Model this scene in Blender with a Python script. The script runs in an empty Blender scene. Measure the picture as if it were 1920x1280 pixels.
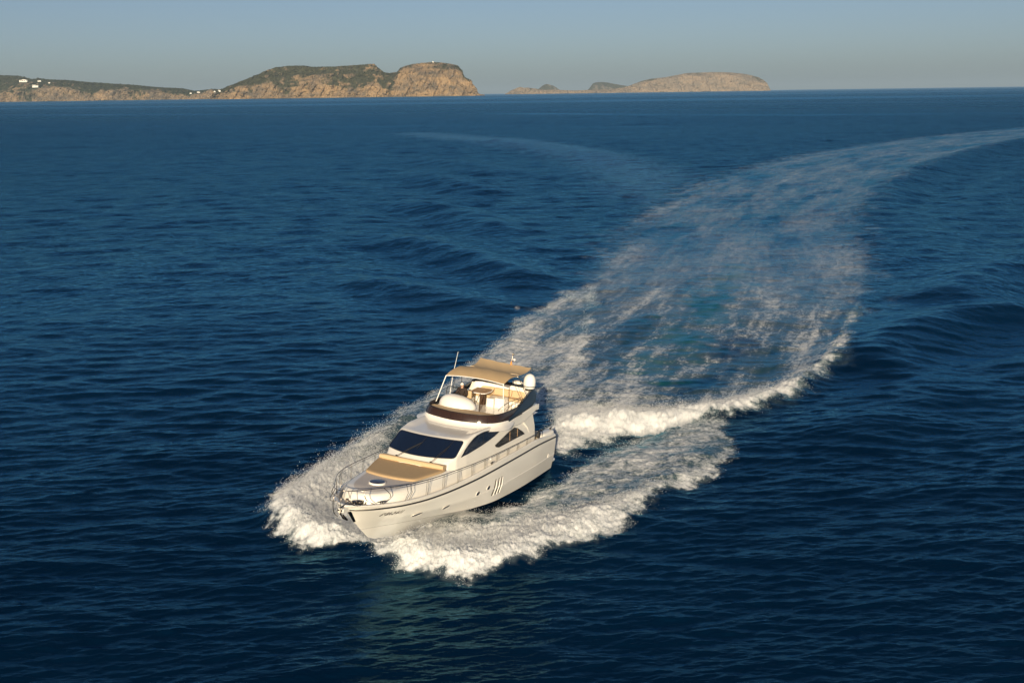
import bpy, math, random
import numpy as np
from mathutils import Vector, Matrix

# ------------------------------------------------------------------ camera, world, sun, exposure
SC = bpy.context.scene
COL = SC.collection
CAM_H = 19.26                       # drone height over the sea (m)
FPX = 2100.0                        # focal length in pixels of a 1920 wide frame
SLOPE = 0.0139
ROLL = math.atan(SLOPE)
PITCH = math.atan((640 - 175.36) * math.cos(ROLL) / FPX)
cam_d = bpy.data.cameras.new('camera')
cam_d.lens = FPX / 1920 * 36
cam_d.sensor_width = 36
cam_d.clip_start = 0.5
cam_d.clip_end = 600000
cam = bpy.data.objects.new('camera', cam_d)
COL.objects.link(cam)
_F = Vector((0, math.cos(PITCH), -math.sin(PITCH)))
_R0 = Vector((1, 0, 0)); _U0 = Vector((0, math.sin(PITCH), math.cos(PITCH)))
_c, _s = math.cos(ROLL), math.sin(ROLL)
_R = _c * _R0 - _s * _U0
_U = _s * _R0 + _c * _U0
M3 = Matrix((_R, _U, -_F)).transposed()
cam.matrix_world = Matrix.Translation((0, 0, CAM_H)) @ M3.to_4x4()
SC.camera = cam

SUN_EL = math.radians(17)
SUN_AZ = math.atan2(-1.0, -0.07)       # direction towards the sun, in the xy plane
w = bpy.data.worlds.new('World'); SC.world = w; w.use_nodes = True
nt = w.node_tree; nt.nodes.clear()
sky = nt.nodes.new('ShaderNodeTexSky'); sky.sky_type = 'NISHITA'; sky.sun_disc = False
sky.sun_elevation = SUN_EL
sky.sun_rotation = math.pi / 2 - SUN_AZ
sky.air_density = 0.6; sky.dust_density = 1.05; sky.ozone_density = 1.5; sky.altitude = 10
bgn = nt.nodes.new('ShaderNodeBackground'); bgn.inputs[1].default_value = 0.057
wo = nt.nodes.new('ShaderNodeOutputWorld')
nt.links.new(sky.outputs[0], bgn.inputs[0]); nt.links.new(bgn.outputs[0], wo.inputs[0])
sun_d = bpy.data.lights.new('sun', 'SUN'); sun_d.energy = 5.0; sun_d.angle = math.radians(0.6)
sun_d.color = (1.0, 0.81, 0.55)
sun = bpy.data.objects.new('sun', sun_d); COL.objects.link(sun)
sdir = Vector((math.cos(SUN_AZ) * math.cos(SUN_EL), math.sin(SUN_AZ) * math.cos(SUN_EL), math.sin(SUN_EL)))
sun.rotation_euler = sdir.to_track_quat('Z', 'Y').to_euler()
SC.view_settings.view_transform = 'Standard'; SC.view_settings.look = 'None'
SC.view_settings.exposure = 0.36; SC.view_settings.gamma = 1
SC.render.engine = 'CYCLES'
SC.cycles.max_bounces = 6
SC.cycles.volume_bounces = 0

# ------------------------------------------------------------------ helpers
rng = np.random.default_rng(7)

def ray(px, py):
    a = px - 960; b = py - 640
    return (_R * a - _U * b + _F * FPX)

def G(px, py, z=0.0):               # a place on the sea that the photograph shows at px, py
    d = ray(px, py); t = (z - CAM_H) / d.z
    return (d.x * t, d.y * t)

def at_dist(px, py, D):             # a place at depth D
    d = ray(px, py); t = D / d.y
    return (d.x * t, D, CAM_H + d.z * t)

def tag(o, label=None, cat=None, group=None, kind=None):
    if label: o['label'] = label
    if cat: o['category'] = cat
    if group: o['group'] = group
    if kind: o['kind'] = kind
    return o

def mesh_obj(name, verts, faces, mat=None, parent=None, smooth=False, angle=None):
    me = bpy.data.meshes.new(name)
    me.from_pydata([tuple(v) for v in verts], [], [tuple(f) for f in faces])
    me.update()
    if smooth:
        me.polygons.foreach_set('use_smooth', [True] * len(me.polygons))
        if angle: me.set_sharp_from_angle(angle=math.radians(angle))
    if mat: me.materials.append(mat)
    o = bpy.data.objects.new(name, me); COL.objects.link(o)
    if parent: o.parent = parent
    return o

def empty(name, loc=(0, 0, 0), parent=None):
    o = bpy.data.objects.new(name, None); COL.objects.link(o); o.location = loc
    o.empty_display_size = .2
    if parent: o.parent = parent
    return o

class MB:
    def __init__(s): s.v = []; s.f = []
    def add(s, v, f):
        n = len(s.v); s.v += [tuple(map(float, p)) for p in v]; s.f += [tuple(i + n for i in q) for q in f]; return s
    def box(s, x0, x1, y0, y1, z0, z1):
        v = [(x, y, z) for z in (z0, z1) for y in (y0, y1) for x in (x0, x1)]
        return s.add(v, [(0, 2, 3, 1), (4, 5, 7, 6), (0, 1, 5, 4), (2, 6, 7, 3), (0, 4, 6, 2), (1, 3, 7, 5)])
    def prism(s, pts, d):           # closed outline (3-D points) pushed along d
        n = len(pts); d = Vector(d)
        v = [Vector(p) for p in pts] + [Vector(p) + d for p in pts]
        f = [tuple(range(n - 1, -1, -1)), tuple(range(n, 2 * n))]
        f += [(i, (i + 1) % n, (i + 1) % n + n, i + n) for i in range(n)]
        return s.add(v, f)
    def tube(s, pts, r, n=8, cap=True, closed=False):
        pts = [Vector(p) for p in pts]; m = len(pts)
        rr = r if hasattr(r, '__len__') else [r] * m
        base = len(s.v); up = None
        for i, p in enumerate(pts):
            if closed: t = pts[(i + 1) % m] - pts[i - 1]
            else: t = pts[min(i + 1, m - 1)] - pts[max(i - 1, 0)]
            t.normalize()
            if up is None:
                up = Vector((0, 0, 1)) if abs(t.z) < .9 else Vector((1, 0, 0))
            a = t.cross(up).normalized(); b = a.cross(t).normalized(); up = b
            for k in range(n):
                an = 2 * math.pi * k / n
                s.v.append(tuple(p + rr[i] * (math.cos(an) * a + math.sin(an) * b)))
        for i in range(m if closed else m - 1):
            j = (i + 1) % m
            for k in range(n):
                s.f.append((base + i * n + k, base + i * n + (k + 1) % n, base + j * n + (k + 1) % n, base + j * n + k))
        if cap and not closed:
            s.f.append(tuple(base + k for k in range(n - 1, -1, -1))); s.f.append(tuple(base + (m - 1) * n + k for k in range(n)))
        return s
    def grid(s, P, closed_u=False):  # P[i][j] -> point
        P = np.asarray(P); nu, nv = P.shape[:2]; b = len(s.v)
        s.v += [tuple(map(float, p)) for p in P.reshape(-1, 3)]
        for i in range(nu if closed_u else nu - 1):
            k = (i + 1) % nu
            for j in range(nv - 1):
                s.f.append((b + i * nv + j, b + k * nv + j, b + k * nv + j + 1, b + i * nv + j + 1))
        return s
    def lathe(s, prof, c=(0, 0, 0), n=24, axis='z'):
        c = Vector(c); P = []
        for k in range(n):
            a = 2 * math.pi * k / n; row = []
            for r, h in prof:
                if axis == 'z': row.append(c + Vector((r * math.cos(a), r * math.sin(a), h)))
                elif axis == 'x': row.append(c + Vector((h, r * math.cos(a), r * math.sin(a))))
                else: row.append(c + Vector((r * math.sin(a), h, r * math.cos(a))))
            P.append([tuple(p) for p in row])
        return s.grid(P, closed_u=True)
    def ell(s, c, rx, ry, rz, n=20, m=12, z0=-1):
        P = []
        for k in range(n):
            a = 2 * math.pi * k / n
            P.append([(c[0] + rx * math.cos(a) * math.cos(b), c[1] + ry * math.sin(a) * math.cos(b), c[2] + rz * math.sin(b))
                      for b in np.linspace(math.asin(z0), math.pi / 2, m)])
        return s.grid(P, closed_u=True)
    def build(s, name, mat, parent=None, smooth=False, angle=35, bevel=0, label=None):
        o = mesh_obj(name, s.v, s.f, mat, parent, smooth or bevel > 0, angle)
        if bevel:
            b = o.modifiers.new('bevel', 'BEVEL'); b.width = bevel; b.segments = 3; b.limit_method = 'ANGLE'; b.angle_limit = .6
            o.data.set_sharp_from_angle(angle=math.radians(60)) if False else None
        if label: o['label'] = label
        return o

def hermite(xs, ys, x):             # smooth monotone-ish interpolation
    xs = np.asarray(xs, float); ys = np.asarray(ys, float); x = np.clip(np.asarray(x, float), xs[0], xs[-1])
    d = np.diff(ys) / np.diff(xs); m = np.zeros(len(xs)); m[0] = d[0]; m[-1] = d[-1]
    for i in range(1, len(xs) - 1):
        m[i] = 0 if d[i - 1] * d[i] < 0 else (2 * d[i - 1] * d[i] / (d[i - 1] + d[i]) if abs(d[i - 1] + d[i]) > 1e-12 else 0)
    k = np.clip(np.searchsorted(xs, x, side='right') - 1, 0, len(xs) - 2)
    h = xs[k + 1] - xs[k]; t = (x - xs[k]) / h
    return (2 * t**3 - 3 * t**2 + 1) * ys[k] + (t**3 - 2 * t**2 + t) * h * m[k] + (-2 * t**3 + 3 * t**2) * ys[k + 1] + (t**3 - t**2) * h * m[k + 1]

def smooth01(a, b, x):
    t = np.clip((x - a) / (b - a), 0, 1); return t * t * (3 - 2 * t)

# ---- materials
def new_mat(name):
    m = bpy.data.materials.new(name); m.use_nodes = True
    return m, m.node_tree, m.node_tree.nodes['Principled BSDF']

def mat(name, col, rough=.5, metal=0., coat=0., var=.06, scale=3., bump=0., bscale=40., spec=.5):
    m, t, p = new_mat(name)
    p.inputs['Roughness'].default_value = rough; p.inputs['Metallic'].default_value = metal
    p.inputs['Coat Weight'].default_value = coat; p.inputs['Coat Roughness'].default_value = .08
    p.inputs['Specular IOR Level'].default_value = spec
    tc = t.nodes.new('ShaderNodeTexCoord'); n = t.nodes.new('ShaderNodeTexNoise')
    n.inputs['Scale'].default_value = scale; n.inputs['Detail'].default_value = 5
    t.links.new(tc.outputs['Object'], n.inputs['Vector'])
    mx = t.nodes.new('ShaderNodeMix'); mx.data_type = 'RGBA'
    mx.inputs[6].default_value = (*[c * (1 - var) for c in col], 1); mx.inputs[7].default_value = (*[min(1, c * (1 + var)) for c in col], 1)
    t.links.new(n.outputs['Fac'], mx.inputs[0]); t.links.new(mx.outputs[2], p.inputs['Base Color'])
    if bump:
        n2 = t.nodes.new('ShaderNodeTexNoise'); n2.inputs['Scale'].default_value = bscale; n2.inputs['Detail'].default_value = 3
        t.links.new(tc.outputs['Object'], n2.inputs['Vector'])
        b = t.nodes.new('ShaderNodeBump'); b.inputs['Strength'].default_value = .6; b.inputs['Distance'].default_value = bump
        t.links.new(n2.outputs['Fac'], b.inputs['Height']); t.links.new(b.outputs[0], p.inputs['Normal'])
    return m

# ------------------------------------------------------------------ noise tiles (numpy)
def fft_tile(N, L, lmin, lmax, wdir, spread, power=-2.0, seed=1, disp=False):
    r = np.random.default_rng(seed)
    kx = np.fft.fftfreq(N, L / N) * 2 * np.pi
    KX, KY = np.meshgrid(kx, kx, indexing='xy'); K = np.hypot(KX, KY); K[0, 0] = 1
    lam = 2 * np.pi / K
    A = K ** power * np.clip((lam - lmin * .8) / (lmin * .2), 0, 1) * np.clip((lmax * 1.2 - lam) / (lmax * .2), 0, 1)
    if spread: A = A * (np.abs((KX * math.cos(wdir) + KY * math.sin(wdir)) / K) ** spread)
    A[0, 0] = 0
    H = A * (r.normal(size=(N, N)) + 1j * r.normal(size=(N, N)))
    h = np.fft.ifft2(H).real
    gx = np.fft.ifft2(H * 1j * KX).real; gy = np.fft.ifft2(H * 1j * KY).real
    s = math.sqrt((gx**2 + gy**2).mean())
    out = [h / s]
    if disp:
        out.append(np.fft.ifft2(-1j * KX / K * H).real / s); out.append(np.fft.ifft2(-1j * KY / K * H).real / s)
    return [o.astype(np.float32) for o in out]

def samp(T, L, x, y, rot=0.):
    N = T.shape[0]; c, s = math.cos(rot), math.sin(rot)
    u = ((x * c + y * s) / L) % 1.0 * N; v = ((-x * s + y * c) / L) % 1.0 * N
    i = np.floor(u).astype(np.int64); j = np.floor(v).astype(np.int64)
    fu = (u - i).astype(np.float32); fv = (v - j).astype(np.float32); i %= N; j %= N; i1 = (i + 1) % N; j1 = (j + 1) % N
    return (T[j, i] * (1 - fu) + T[j, i1] * fu) * (1 - fv) + (T[j1, i] * (1 - fu) + T[j1, i1] * fu) * fv

def noise_tile(N, L, lmin, lmax, seed, power=-1.4):      # isotropic noise, unit variance
    t = fft_tile(N, L, lmin, lmax, 0, 0, power, seed)[0]
    return t / t.std()

# ------------------------------------------------------------------ the yacht's frame
YROT = (math.radians(-3.39), math.radians(-4.37), math.radians(246.33))
YLOC = Vector((.07, 57.75, -.2))
YM = Matrix.Translation(YLOC) @ Matrix.Rotation(YROT[2], 4, 'Z') @ Matrix.Rotation(YROT[1], 4, 'Y') @ Matrix.Rotation(YROT[0], 4, 'X')

# ------------------------------------------------------------------ curves traced on the sea, in metres
def poly_sd(x, y, P):               # signed distance, negative inside
    P = np.asarray(P, float); d = np.full(x.shape, 1e18); ins = np.zeros(x.shape, bool)
    for i in range(len(P)):
        ax, ay = P[i - 1]; bx, by = P[i]; ex, ey = bx - ax, by - ay; wx, wy = x - ax, y - ay
        t = np.clip((wx * ex + wy * ey) / (ex * ex + ey * ey + 1e-12), 0, 1)
        d = np.minimum(d, (wx - ex * t)**2 + (wy - ey * t)**2)
        c = ((ay > y) != (by > y)) & (x < (bx - ax) * (y - ay) / (by - ay + 1e-30) + ax); ins ^= c
    d = np.sqrt(d); return np.where(ins, -d, d)

def line_field(x, y, P):            # distance, side sign, arc length fraction
    P = np.asarray(P, float); best = np.full(x.shape, 1e18); sg = np.ones(x.shape); tt = np.zeros(x.shape)
    L = np.r_[0, np.cumsum(np.hypot(*np.diff(P, axis=0).T))]
    for i in range(len(P) - 1):
        ax, ay = P[i]; bx, by = P[i + 1]; ex, ey = bx - ax, by - ay; wx, wy = x - ax, y - ay
        t = np.clip((wx * ex + wy * ey) / (ex * ex + ey * ey), 0, 1)
        d = (wx - ex * t)**2 + (wy - ey * t)**2; m = d < best
        best = np.where(m, d, best); sg = np.where(m, np.sign(ex * wy - ey * wx), sg); tt = np.where(m, L[i] + t * (L[i + 1] - L[i]), tt)
    return np.sqrt(best), sg, tt, L[-1]

def spline(P, n=8):                 # Catmull-Rom through world points
    P = [np.array(p, float) for p in P]; out = []
    for i in range(len(P) - 1):
        p0 = P[max(i - 1, 0)]; p1 = P[i]; p2 = P[i + 1]; p3 = P[min(i + 2, len(P) - 1)]
        for k in range(n):
            t = k / n
            out.append(.5 * ((2 * p1) + (-p0 + p2) * t + (2 * p0 - 5 * p1 + 4 * p2 - p3) * t * t + (-p0 + 3 * p1 - 3 * p2 + p3) * t**3))
    out.append(P[-1]); return np.array(out)

def GP(pts): return [G(*p) for p in pts]

# ------------------------------------------------------------------ the sea
PORT_WAVE = GP([(686, 1008), (696, 1038), (725, 1052), (760, 1064), (805, 1074), (850, 1078), (895, 1074), (930, 1066), (970, 1054), (1005, 1040), (1060, 1017), (1100, 1005), (1140, 988), (1165, 968), (1205, 950), (1230, 936), (1262, 915), (1300, 895), (1335, 872), (1368, 848), (1366, 828), (1350, 806), (1372, 782),
                (1300, 795), (1250, 800), (1190, 818), (1130, 850), (1090, 878), (1040, 905), (1000, 925), (960, 945), (920, 958), (870, 960), (800, 960), (720, 960)])
PORT_CORE = GP([(690, 1010), (705, 1036), (760, 1058), (850, 1071), (930, 1058), (1000, 1034), (1060, 1010), (1140, 975), (1210, 938), (1190, 925), (1120, 950), (1050, 965), (1000, 965), (930, 985), (850, 985), (760, 990)])
STERN_WALL = GP([(1020, 800), (1040, 775), (1090, 764), (1150, 762), (1250, 765), (1340, 756), (1420, 742), (1490, 715), (1530, 690), (1565, 640), (1590, 585), (1612, 560), (1606, 600), (1590, 640), (1560, 685), (1540, 702), (1500, 735), (1420, 762), (1370, 779), (1300, 793), (1250, 800), (1180, 808), (1120, 820), (1092, 816), (1070, 830), (1052, 850), (1040, 840)])
WASH = GP([(1030, 800), (1000, 740), (930, 660), (985, 600), (1035, 572), (1080, 548), (1120, 515), (1150, 470), (1230, 430), (1400, 425), (1560, 430), (1622, 480), (1618, 545), (1600, 600), (1570, 660), (1530, 705), (1440, 755), (1300, 785), (1150, 810)])
STBD_WAVE = GP([(686, 1012), (640, 1022), (590, 1018), (545, 1002), (520, 985), (500, 965), (508, 948), (525, 940), (550, 920), (585, 905), (600, 882), (640, 852), (665, 838), (700, 808), (730, 800), (765, 770), (800, 755), (850, 722), (880, 690), (920, 660), (955, 632), (975, 600), (1010, 588), (1040, 565), (1085, 548), (1110, 535),
                (1110, 600), (1080, 680), (1010, 760), (950, 800), (880, 830), (760, 880), (700, 930), (690, 985)])
STBD_CORE = GP([(684, 1008), (640, 1016), (590, 1012), (545, 996), (520, 978), (508, 962), (540, 930), (600, 895), (660, 850), (720, 812), (760, 800), (700, 870), (650, 930), (660, 980)])
TEAL = GP([(1190, 700), (1240, 640), (1290, 580), (1330, 530), (1380, 500), (1400, 510), (1370, 560), (1330, 620), (1290, 670), (1230, 705)])
DARK1 = GP([(1070, 690), (1110, 650), (1160, 615), (1215, 600), (1200, 625), (1150, 655), (1110, 690), (1080, 705)])
DARK2 = GP([(1330, 665), (1350, 640), (1400, 630), (1430, 632), (1400, 655), (1360, 670)])
DARK3 = GP([(1250, 740), (1290, 715), (1340, 700), (1370, 690), (1350, 715), (1290, 742)])
PALE = GP([(1150, 480), (1170, 440), (1230, 395), (1310, 345), (1400, 315), (1500, 291), (1600, 274), (1700, 261), (1800, 250), (1925, 238), (2200, 215),
           (2200, 236), (1925, 262), (1860, 276), (1790, 294), (1720, 318), (1670, 345), (1620, 385), (1598, 420), (1604, 460), (1612, 520), (1600, 570), (1480, 560), (1300, 540), (1120, 545)])
PALE2 = GP([(735, 250), (800, 248), (900, 255), (1000, 262), (1100, 278), (1210, 300), (1300, 330), (1240, 390), (1150, 360), (1120, 330), (1060, 300), (980, 280), (880, 265), (790, 258)])
TRACK = spline(GP([(690, 1010), (860, 900), (1010, 820), (1120, 760), (1230, 660), (1320, 570), (1380, 490), (1420, 420), (1500, 350), (1640, 295), (1800, 262), (1960, 243), (2300, 215)]), 6)

# swells that run away from the boat: (points of the crest, height, half width)
def SW(pts, a, wd): return (spline(GP(pts), 5), a, wd)
SWELLS = [SW([(700, 442), (760, 450), (830, 468), (900, 488), (960, 512), (1030, 545)], .34, 2.6),
          SW([(730, 375), (800, 388), (880, 408), (960, 440)], .34, 3.4),
          SW([(760, 328), (850, 345), (930, 368)], .34, 4.2),
          SW([(800, 300), (880, 312), (960, 330)], .3, 5.0),
          SW([(900, 262), (980, 270), (1080, 286), (1150, 306)], .5, 7.0),
          SW([(640, 520), (760, 540), (880, 565), (965, 590)], .2, 2.4),
          SW([(1600, 712), (1650, 655), (1740, 612), (1830, 592), (1990, 574)], .42, 2.4),
          SW([(1750, 575), (1810, 540), (1860, 512), (1990, 470)], .38, 3.0),
          SW([(1500, 850), (1600, 795), (1720, 735), (1850, 690), (2000, 660)], .14, 2.2),
          SW([(1625, 500), (1612, 440), (1640, 385), (1700, 335), (1790, 300), (1925, 266), (2200, 236)], .6, 4.2),
          SW([(1700, 520), (1720, 450), (1800, 380), (1925, 330), (2100, 300)], .3, 4.6)]

def build_sea():
    # a fan of quads, fine near the boat and coarser with distance, out to the horizon
    fine = np.radians(np.arange(-29, 29, 0.044))
    side = np.radians(np.r_[29 + .1 * (1.06 ** np.arange(0, 62) - 1) / .06])
    th = np.r_[-side[::-1], fine[1:], side]; th = th[np.abs(th) < math.radians(85)]
    r = [9.0]
    while r[-1] < 260000:
        q = r[-1]; d = q * q / 23500 if q > 27 else .05 + (27 - q) * .02
        d = min(max(d, .028), q * (.0042 if q < 900 else (.008 if q < 4000 else .03))); r.append(q + d)
    r = np.array(r); nr, nth = len(r), len(th)
    dr = np.gradient(r)
    X = (r[:, None] * np.sin(th)[None]).ravel(); Y = (r[:, None] * np.cos(th)[None]).ravel()
    RR = np.repeat(r, nth); DR = np.repeat(dr, nth)
    LAT = RR * math.radians(.044)
    n = len(X); print('sea verts', n)
    H = np.zeros(n, np.float32); DX = np.zeros(n, np.float32); DY = np.zeros(n, np.float32)
    wd = math.radians(97)
    # slow patches of stronger and weaker wind
    big = noise_tile(512, 900, 30, 400, 5, -1.6); big2 = noise_tile(512, 9000, 200, 4000, 6, -1.6)
    gust = 1 + .16 * np.clip(samp(big, 900, X * .45, Y, .1), -2, 2)
    foamA = np.zeros(n, np.float32); aer = np.zeros(n, np.float32); calm = np.zeros(n, np.float32); rough = np.zeros(n, np.float32)
    near = RR < 1500
    # --- foam and wake fields
    idx = np.where((RR < 1400))[0]; x = X[idx]; y = Y[idx]
    wob_t = noise_tile(1024, 40, .25, 9, 11, -1.5); wob_b = noise_tile(512, 160, 4, 60, 12, -1.5)
    fine_t = noise_tile(1024, 21, .08, 2.2, 13, -1.1)
    scale_w = np.clip(RR[idx] / 60, 1, 6)
    wb = samp(wob_t, 40, x, y) ; wb2 = samp(wob_b, 160, x, y, .4)
    ft = samp(fine_t, 21, x, y, .2)
    def field(P, soft, wob, inset=0):
        P = np.array(P); m = (x > P[:, 0].min() - 12) & (x < P[:, 0].max() + 12) & (y > P[:, 1].min() - 12) & (y < P[:, 1].max() + 25)
        out = np.zeros(len(x), np.float32); sdv = np.full(len(x), 99., np.float32)
        s = poly_sd(x[m], y[m], P) + wob * wb[m] + inset
        out[m] = smooth01(soft, -soft, s); sdv[m] = s; return out, sdv
    dT, sT, tT, LT = line_field(x, y, TRACK)
    sgn = dT * sT                                    # signed distance from the track's middle
    # streaks that follow the track
    st = samp(wob_b, 160, sgn * 7.0, tT * 1.1 + 3, 0); st2 = samp(wob_b, 160, sgn * 2.2, tT * .5, 0)
    pw, pws = field(PORT_WAVE, .35, .24, -.22); pc, pcs = field(PORT_CORE, .9, .3)
    sw, sws = field(STERN_WALL, .7, .28); wa, was = field(WASH, 1.6, .5)
    sb, sbs = field(STBD_WAVE, .4, .28, -.22); sc, scs = field(STBD_CORE, .8, .3)
    te, _ = field(TEAL, 2.2, 1.2); d1, _ = field(DARK1, 1.6, .9); d2, _ = field(DARK2, 1.6, .9); d3, _ = field(DARK3, 1.0, .6)
    pa, pas = field(PALE, 4.0, 1.2); pa2, _ = field(PALE2, 9.0, 2.0)
    ywd = np.clip((y - 60) / 90, 0, 1)               # age of the wash, 0 by the stern
    washf = wa * smooth01(190, 90, y) * (.57 - .33 * ywd**.6 + .10 * st + .06 * st2 - .28 * te - .08 * d1 - .28 * d2 - .28 * d3)
    edgeR = smooth01(4.5, .3, np.abs(was)) * (sgn > 0) if False else smooth01(6, 0, -was) * wa
    washf += wa * edgeR * .18 * (1 - .5 * ywd)
    portf = pw * (.57 + .08 * st + .06 * wb2) + pc * .42 + pw * smooth01(1.4, .2, -pws) * .32 * smooth01(66, 52, y)
    stbf = sb * (.55 + .10 * st + .07 * wb2 - .12 * np.clip((y - 62) / 40, 0, 1)) + sc * .42 + sb * smooth01(1.2, .2, -sbs) * .25 * smooth01(66, 52, y)
    wallf = sw * (1.02 - .50 * np.clip((y - 66) / 32, 0, 1))
    palef = np.clip(pa * (.16 - .05 * np.clip((y - 140) / 250, 0, 1) + .05 * st2 + .06 * st * smooth01(500, 200, y)), 0, 1) + pa2 * .04
    F = np.maximum.reduce([washf, portf, stbf, wallf, palef]); F = np.clip(F, 0, 1.15)
    # a fleck of spray out on the left swell
    fx, fy = G(970, 580); dd = np.hypot((x - fx) / .3, (y - fy) / .7); F = np.maximum(F, .6 * smooth01(1.2, .3, dd))
    # little loose flecks beside the edges
    near_edge = smooth01(3.0, 0, np.minimum.reduce([pws, sbs, was])) * (F < .3)
    foamA[idx] = F
    A = np.clip(np.maximum.reduce([wa * (.42 - .22 * ywd) * smooth01(175, 110, y), pw * .45, sb * .45, sw * .9]) + te * .65 - .35 * (.3 * d1 + d2 + d3) * wa, 0, 1)
    A = np.maximum(A, pa * .16 + pa2 * .03); aer[idx] = A
    calm[idx] = np.clip(pa * .75 + pa2 * .7 + wa * .15, 0, 1)
    # --- heights of the wake
    h = np.zeros(len(x), np.float32)
    dbow_p, _, tp, Lp = line_field(x, y, spline(GP([(700, 1026), (780, 1046), (850, 1056), (930, 1046), (1000, 1022), (1080, 990), (1160, 950), (1240, 905), (1330, 850)]), 4))
    amp = .62 * smooth01(0, 2.5, tp) * (1 - tp / Lp)**.8 + .08
    h += amp * np.exp(-(dbow_p / 1.05)**2) * (1 + .10 * wb2 + .05 * wb)
    dbow_s, _, ts, Ls = line_field(x, y, spline(GP([(690, 1006), (640, 1010), (580, 1000), (540, 968), (560, 938), (620, 890), (690, 840), (760, 795), (850, 735), (930, 668), (1010, 600)]), 4))
    amp = .60 * smooth01(0, 2.0, ts) * (1 - ts / Ls)**1.1 + .08
    h += amp * np.exp(-(dbow_s / 1.0)**2) * (1 + .10 * wb2 + .05 * wb)
    dst, sst, tw, Lw = line_field(x, y, spline(GP([(1040, 800), (1100, 792), (1180, 790), (1260, 784), (1340, 774), (1420, 754), (1490, 724), (1540, 690), (1580, 640), (1602, 590), (1615, 540)]), 4))
    amp = .85 * smooth01(-.5, 2.5, tw) * (1 - .97 * tw / Lw)**1.5
    h += amp * np.exp(-(dst / 1.15)**2) * (1 + .12 * wb2 + .05 * wb)
    # trough along the port quarter
    dtr, _, tt_, Lt = line_field(x, y, spline(GP([(930, 952), (1000, 915), (1060, 872), (1120, 838), (1200, 815)]), 4))
    h -= .32 * np.exp(-(dtr / 1.3)**2) * smooth01(0, 2, tt_)
    # humps in the wash
    h += wa * (.06 * samp(wob_b, 160, x * 2.2, y * 2.2, 1.) + .05 * st2) * (1 - .5 * ywd)
    h += np.clip(F, 0, 1) * (.030 * wb + .018 * ft) * np.clip(60 / RR[idx], .2, 1.4)
    turb = np.maximum.reduce([pc, sc, sw * .9])
    h += turb * (.022 * wb + .030 * ft)
    for P, a, wdt in SWELLS:
        d, s, t, L = line_field(x, y, P)
        a = a * 2.3; wdt = wdt * 1.35; e = a * np.exp(-(d / wdt)**2) * smooth01(0, L * .18, t) * smooth01(L, L * .82, t)
        h += e; h -= .45 * a * np.exp(-((d * s * 1. + 2.0 * wdt) / wdt)**2) * smooth01(0, L * .18, t) * smooth01(L, L * .82, t)
    H[idx] += h
    # keep the water out of the hull
    # --- wind waves
    damp = 1 - .55 * np.clip(foamA, 0, 1) - .35 * calm
    rs = smooth01(70, 260, RR); rs2 = smooth01(250, 900, RR)
    bands = [(1024, 22.7, .20, .80, .135, 7, 21, .03), (1024, 57.3, .80, 2.4, .090, 5, 22, -.12), (1024, 143.0, 2.6, 9., .036 + .038 * rs, 3, 23, .1), (512, 611.0, 9., 40., .010 + .03 * rs2, 2, 24, .2)]
    for N, L, l0, l1, sl, spr, seed, rot in bands:
        T = fft_tile(N, L, l0, l1, wd, spr, -2.0, seed, True)
        lim = np.clip(1.6 - DR * 1.5 / l0, .0, 1)
        lim = lim if l0 > .5 else np.clip(1.5 - DR / .30, 0, 1)
        if l0 > .8: lim = np.clip(1.5 - DR * .8 / l0, 0, 1)
        am = sl * gust * damp * lim * np.where(calm > 0, 1 - .2 * calm, 1)
        m = np.where(am > 1e-3)[0]
        H[m] += am[m] * samp(T[0], L, X[m], Y[m], rot)
        ch = .75 if l0 > .5 else .5
        c, s = math.cos(rot), math.sin(rot)
        dx = samp(T[1], L, X[m], Y[m], rot); dy = samp(T[2], L, X[m], Y[m], rot)
        DX[m] += -am[m] * ch * (dx * c - dy * s) * 1.0; DY[m] += -am[m] * ch * (dx * s + dy * c) * 1.0
    # --- slicks: long calm streaks far away
    far = samp(big2, 9000, X * .16, Y * 1.0, 0.02)
    slick = smooth01(.75, 1.5, far) * smooth01(250, 700, RR) * .8
    for yy0, c0 in ((214, .8), (238, .55), (205, .35)):
        a = np.array([G(-300, yy0 + .6 + 4), G(300, yy0 + 1), G(900, yy0 - 1), G(1500, yy0 + 2), G(2200, yy0 + 2 - 6)])
        mm = (RR > 250) & (RR < 3500)
        xx = X[mm]; yi = np.interp(xx, a[:, 0], a[:, 1]); wdt = .035 * yi
        slick[mm] = np.maximum(slick[mm], c0 * np.exp(-((Y[mm] - yi) / wdt * (1.0))**2) * (.6 + .3 * samp(big, 900, xx * .5, Y[mm])))
    calm = np.clip(np.maximum(calm, slick), 0, 1).astype(np.float32)
    # --- mesh
    co = np.empty((n, 3), np.float32); co[:, 0] = X + DX; co[:, 1] = Y + DY; co[:, 2] = H
    i = np.arange(nr - 1)[:, None] * nth + np.arange(nth - 1)[None]
    q = np.stack([i, i + 1, i + nth + 1, i + nth], -1).reshape(-1, 4).astype(np.int32)
    me = bpy.data.meshes.new('sea'); nf = len(q)
    me.vertices.add(n); me.vertices.foreach_set('co', co.ravel())
    me.loops.add(nf * 4); me.loops.foreach_set('vertex_index', q.ravel())
    me.polygons.add(nf); me.polygons.foreach_set('loop_start', np.arange(0, nf * 4, 4, dtype=np.int32)); me.polygons.foreach_set('loop_total', np.full(nf, 4, np.int32))
    me.polygons.foreach_set('use_smooth', np.ones(nf, bool)); me.update(calc_edges=True)
    # wake-following coordinates for the foam texture
    stc = np.zeros((n, 3), np.float32); stc[:, 0] = X; stc[:, 1] = Y
    for nm, a in (('foam', foamA), ('aeration', aer), ('calm', calm)):
        at = me.attributes.new(nm, 'FLOAT', 'POINT'); at.data.foreach_set('value', a.astype(np.float32))
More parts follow.
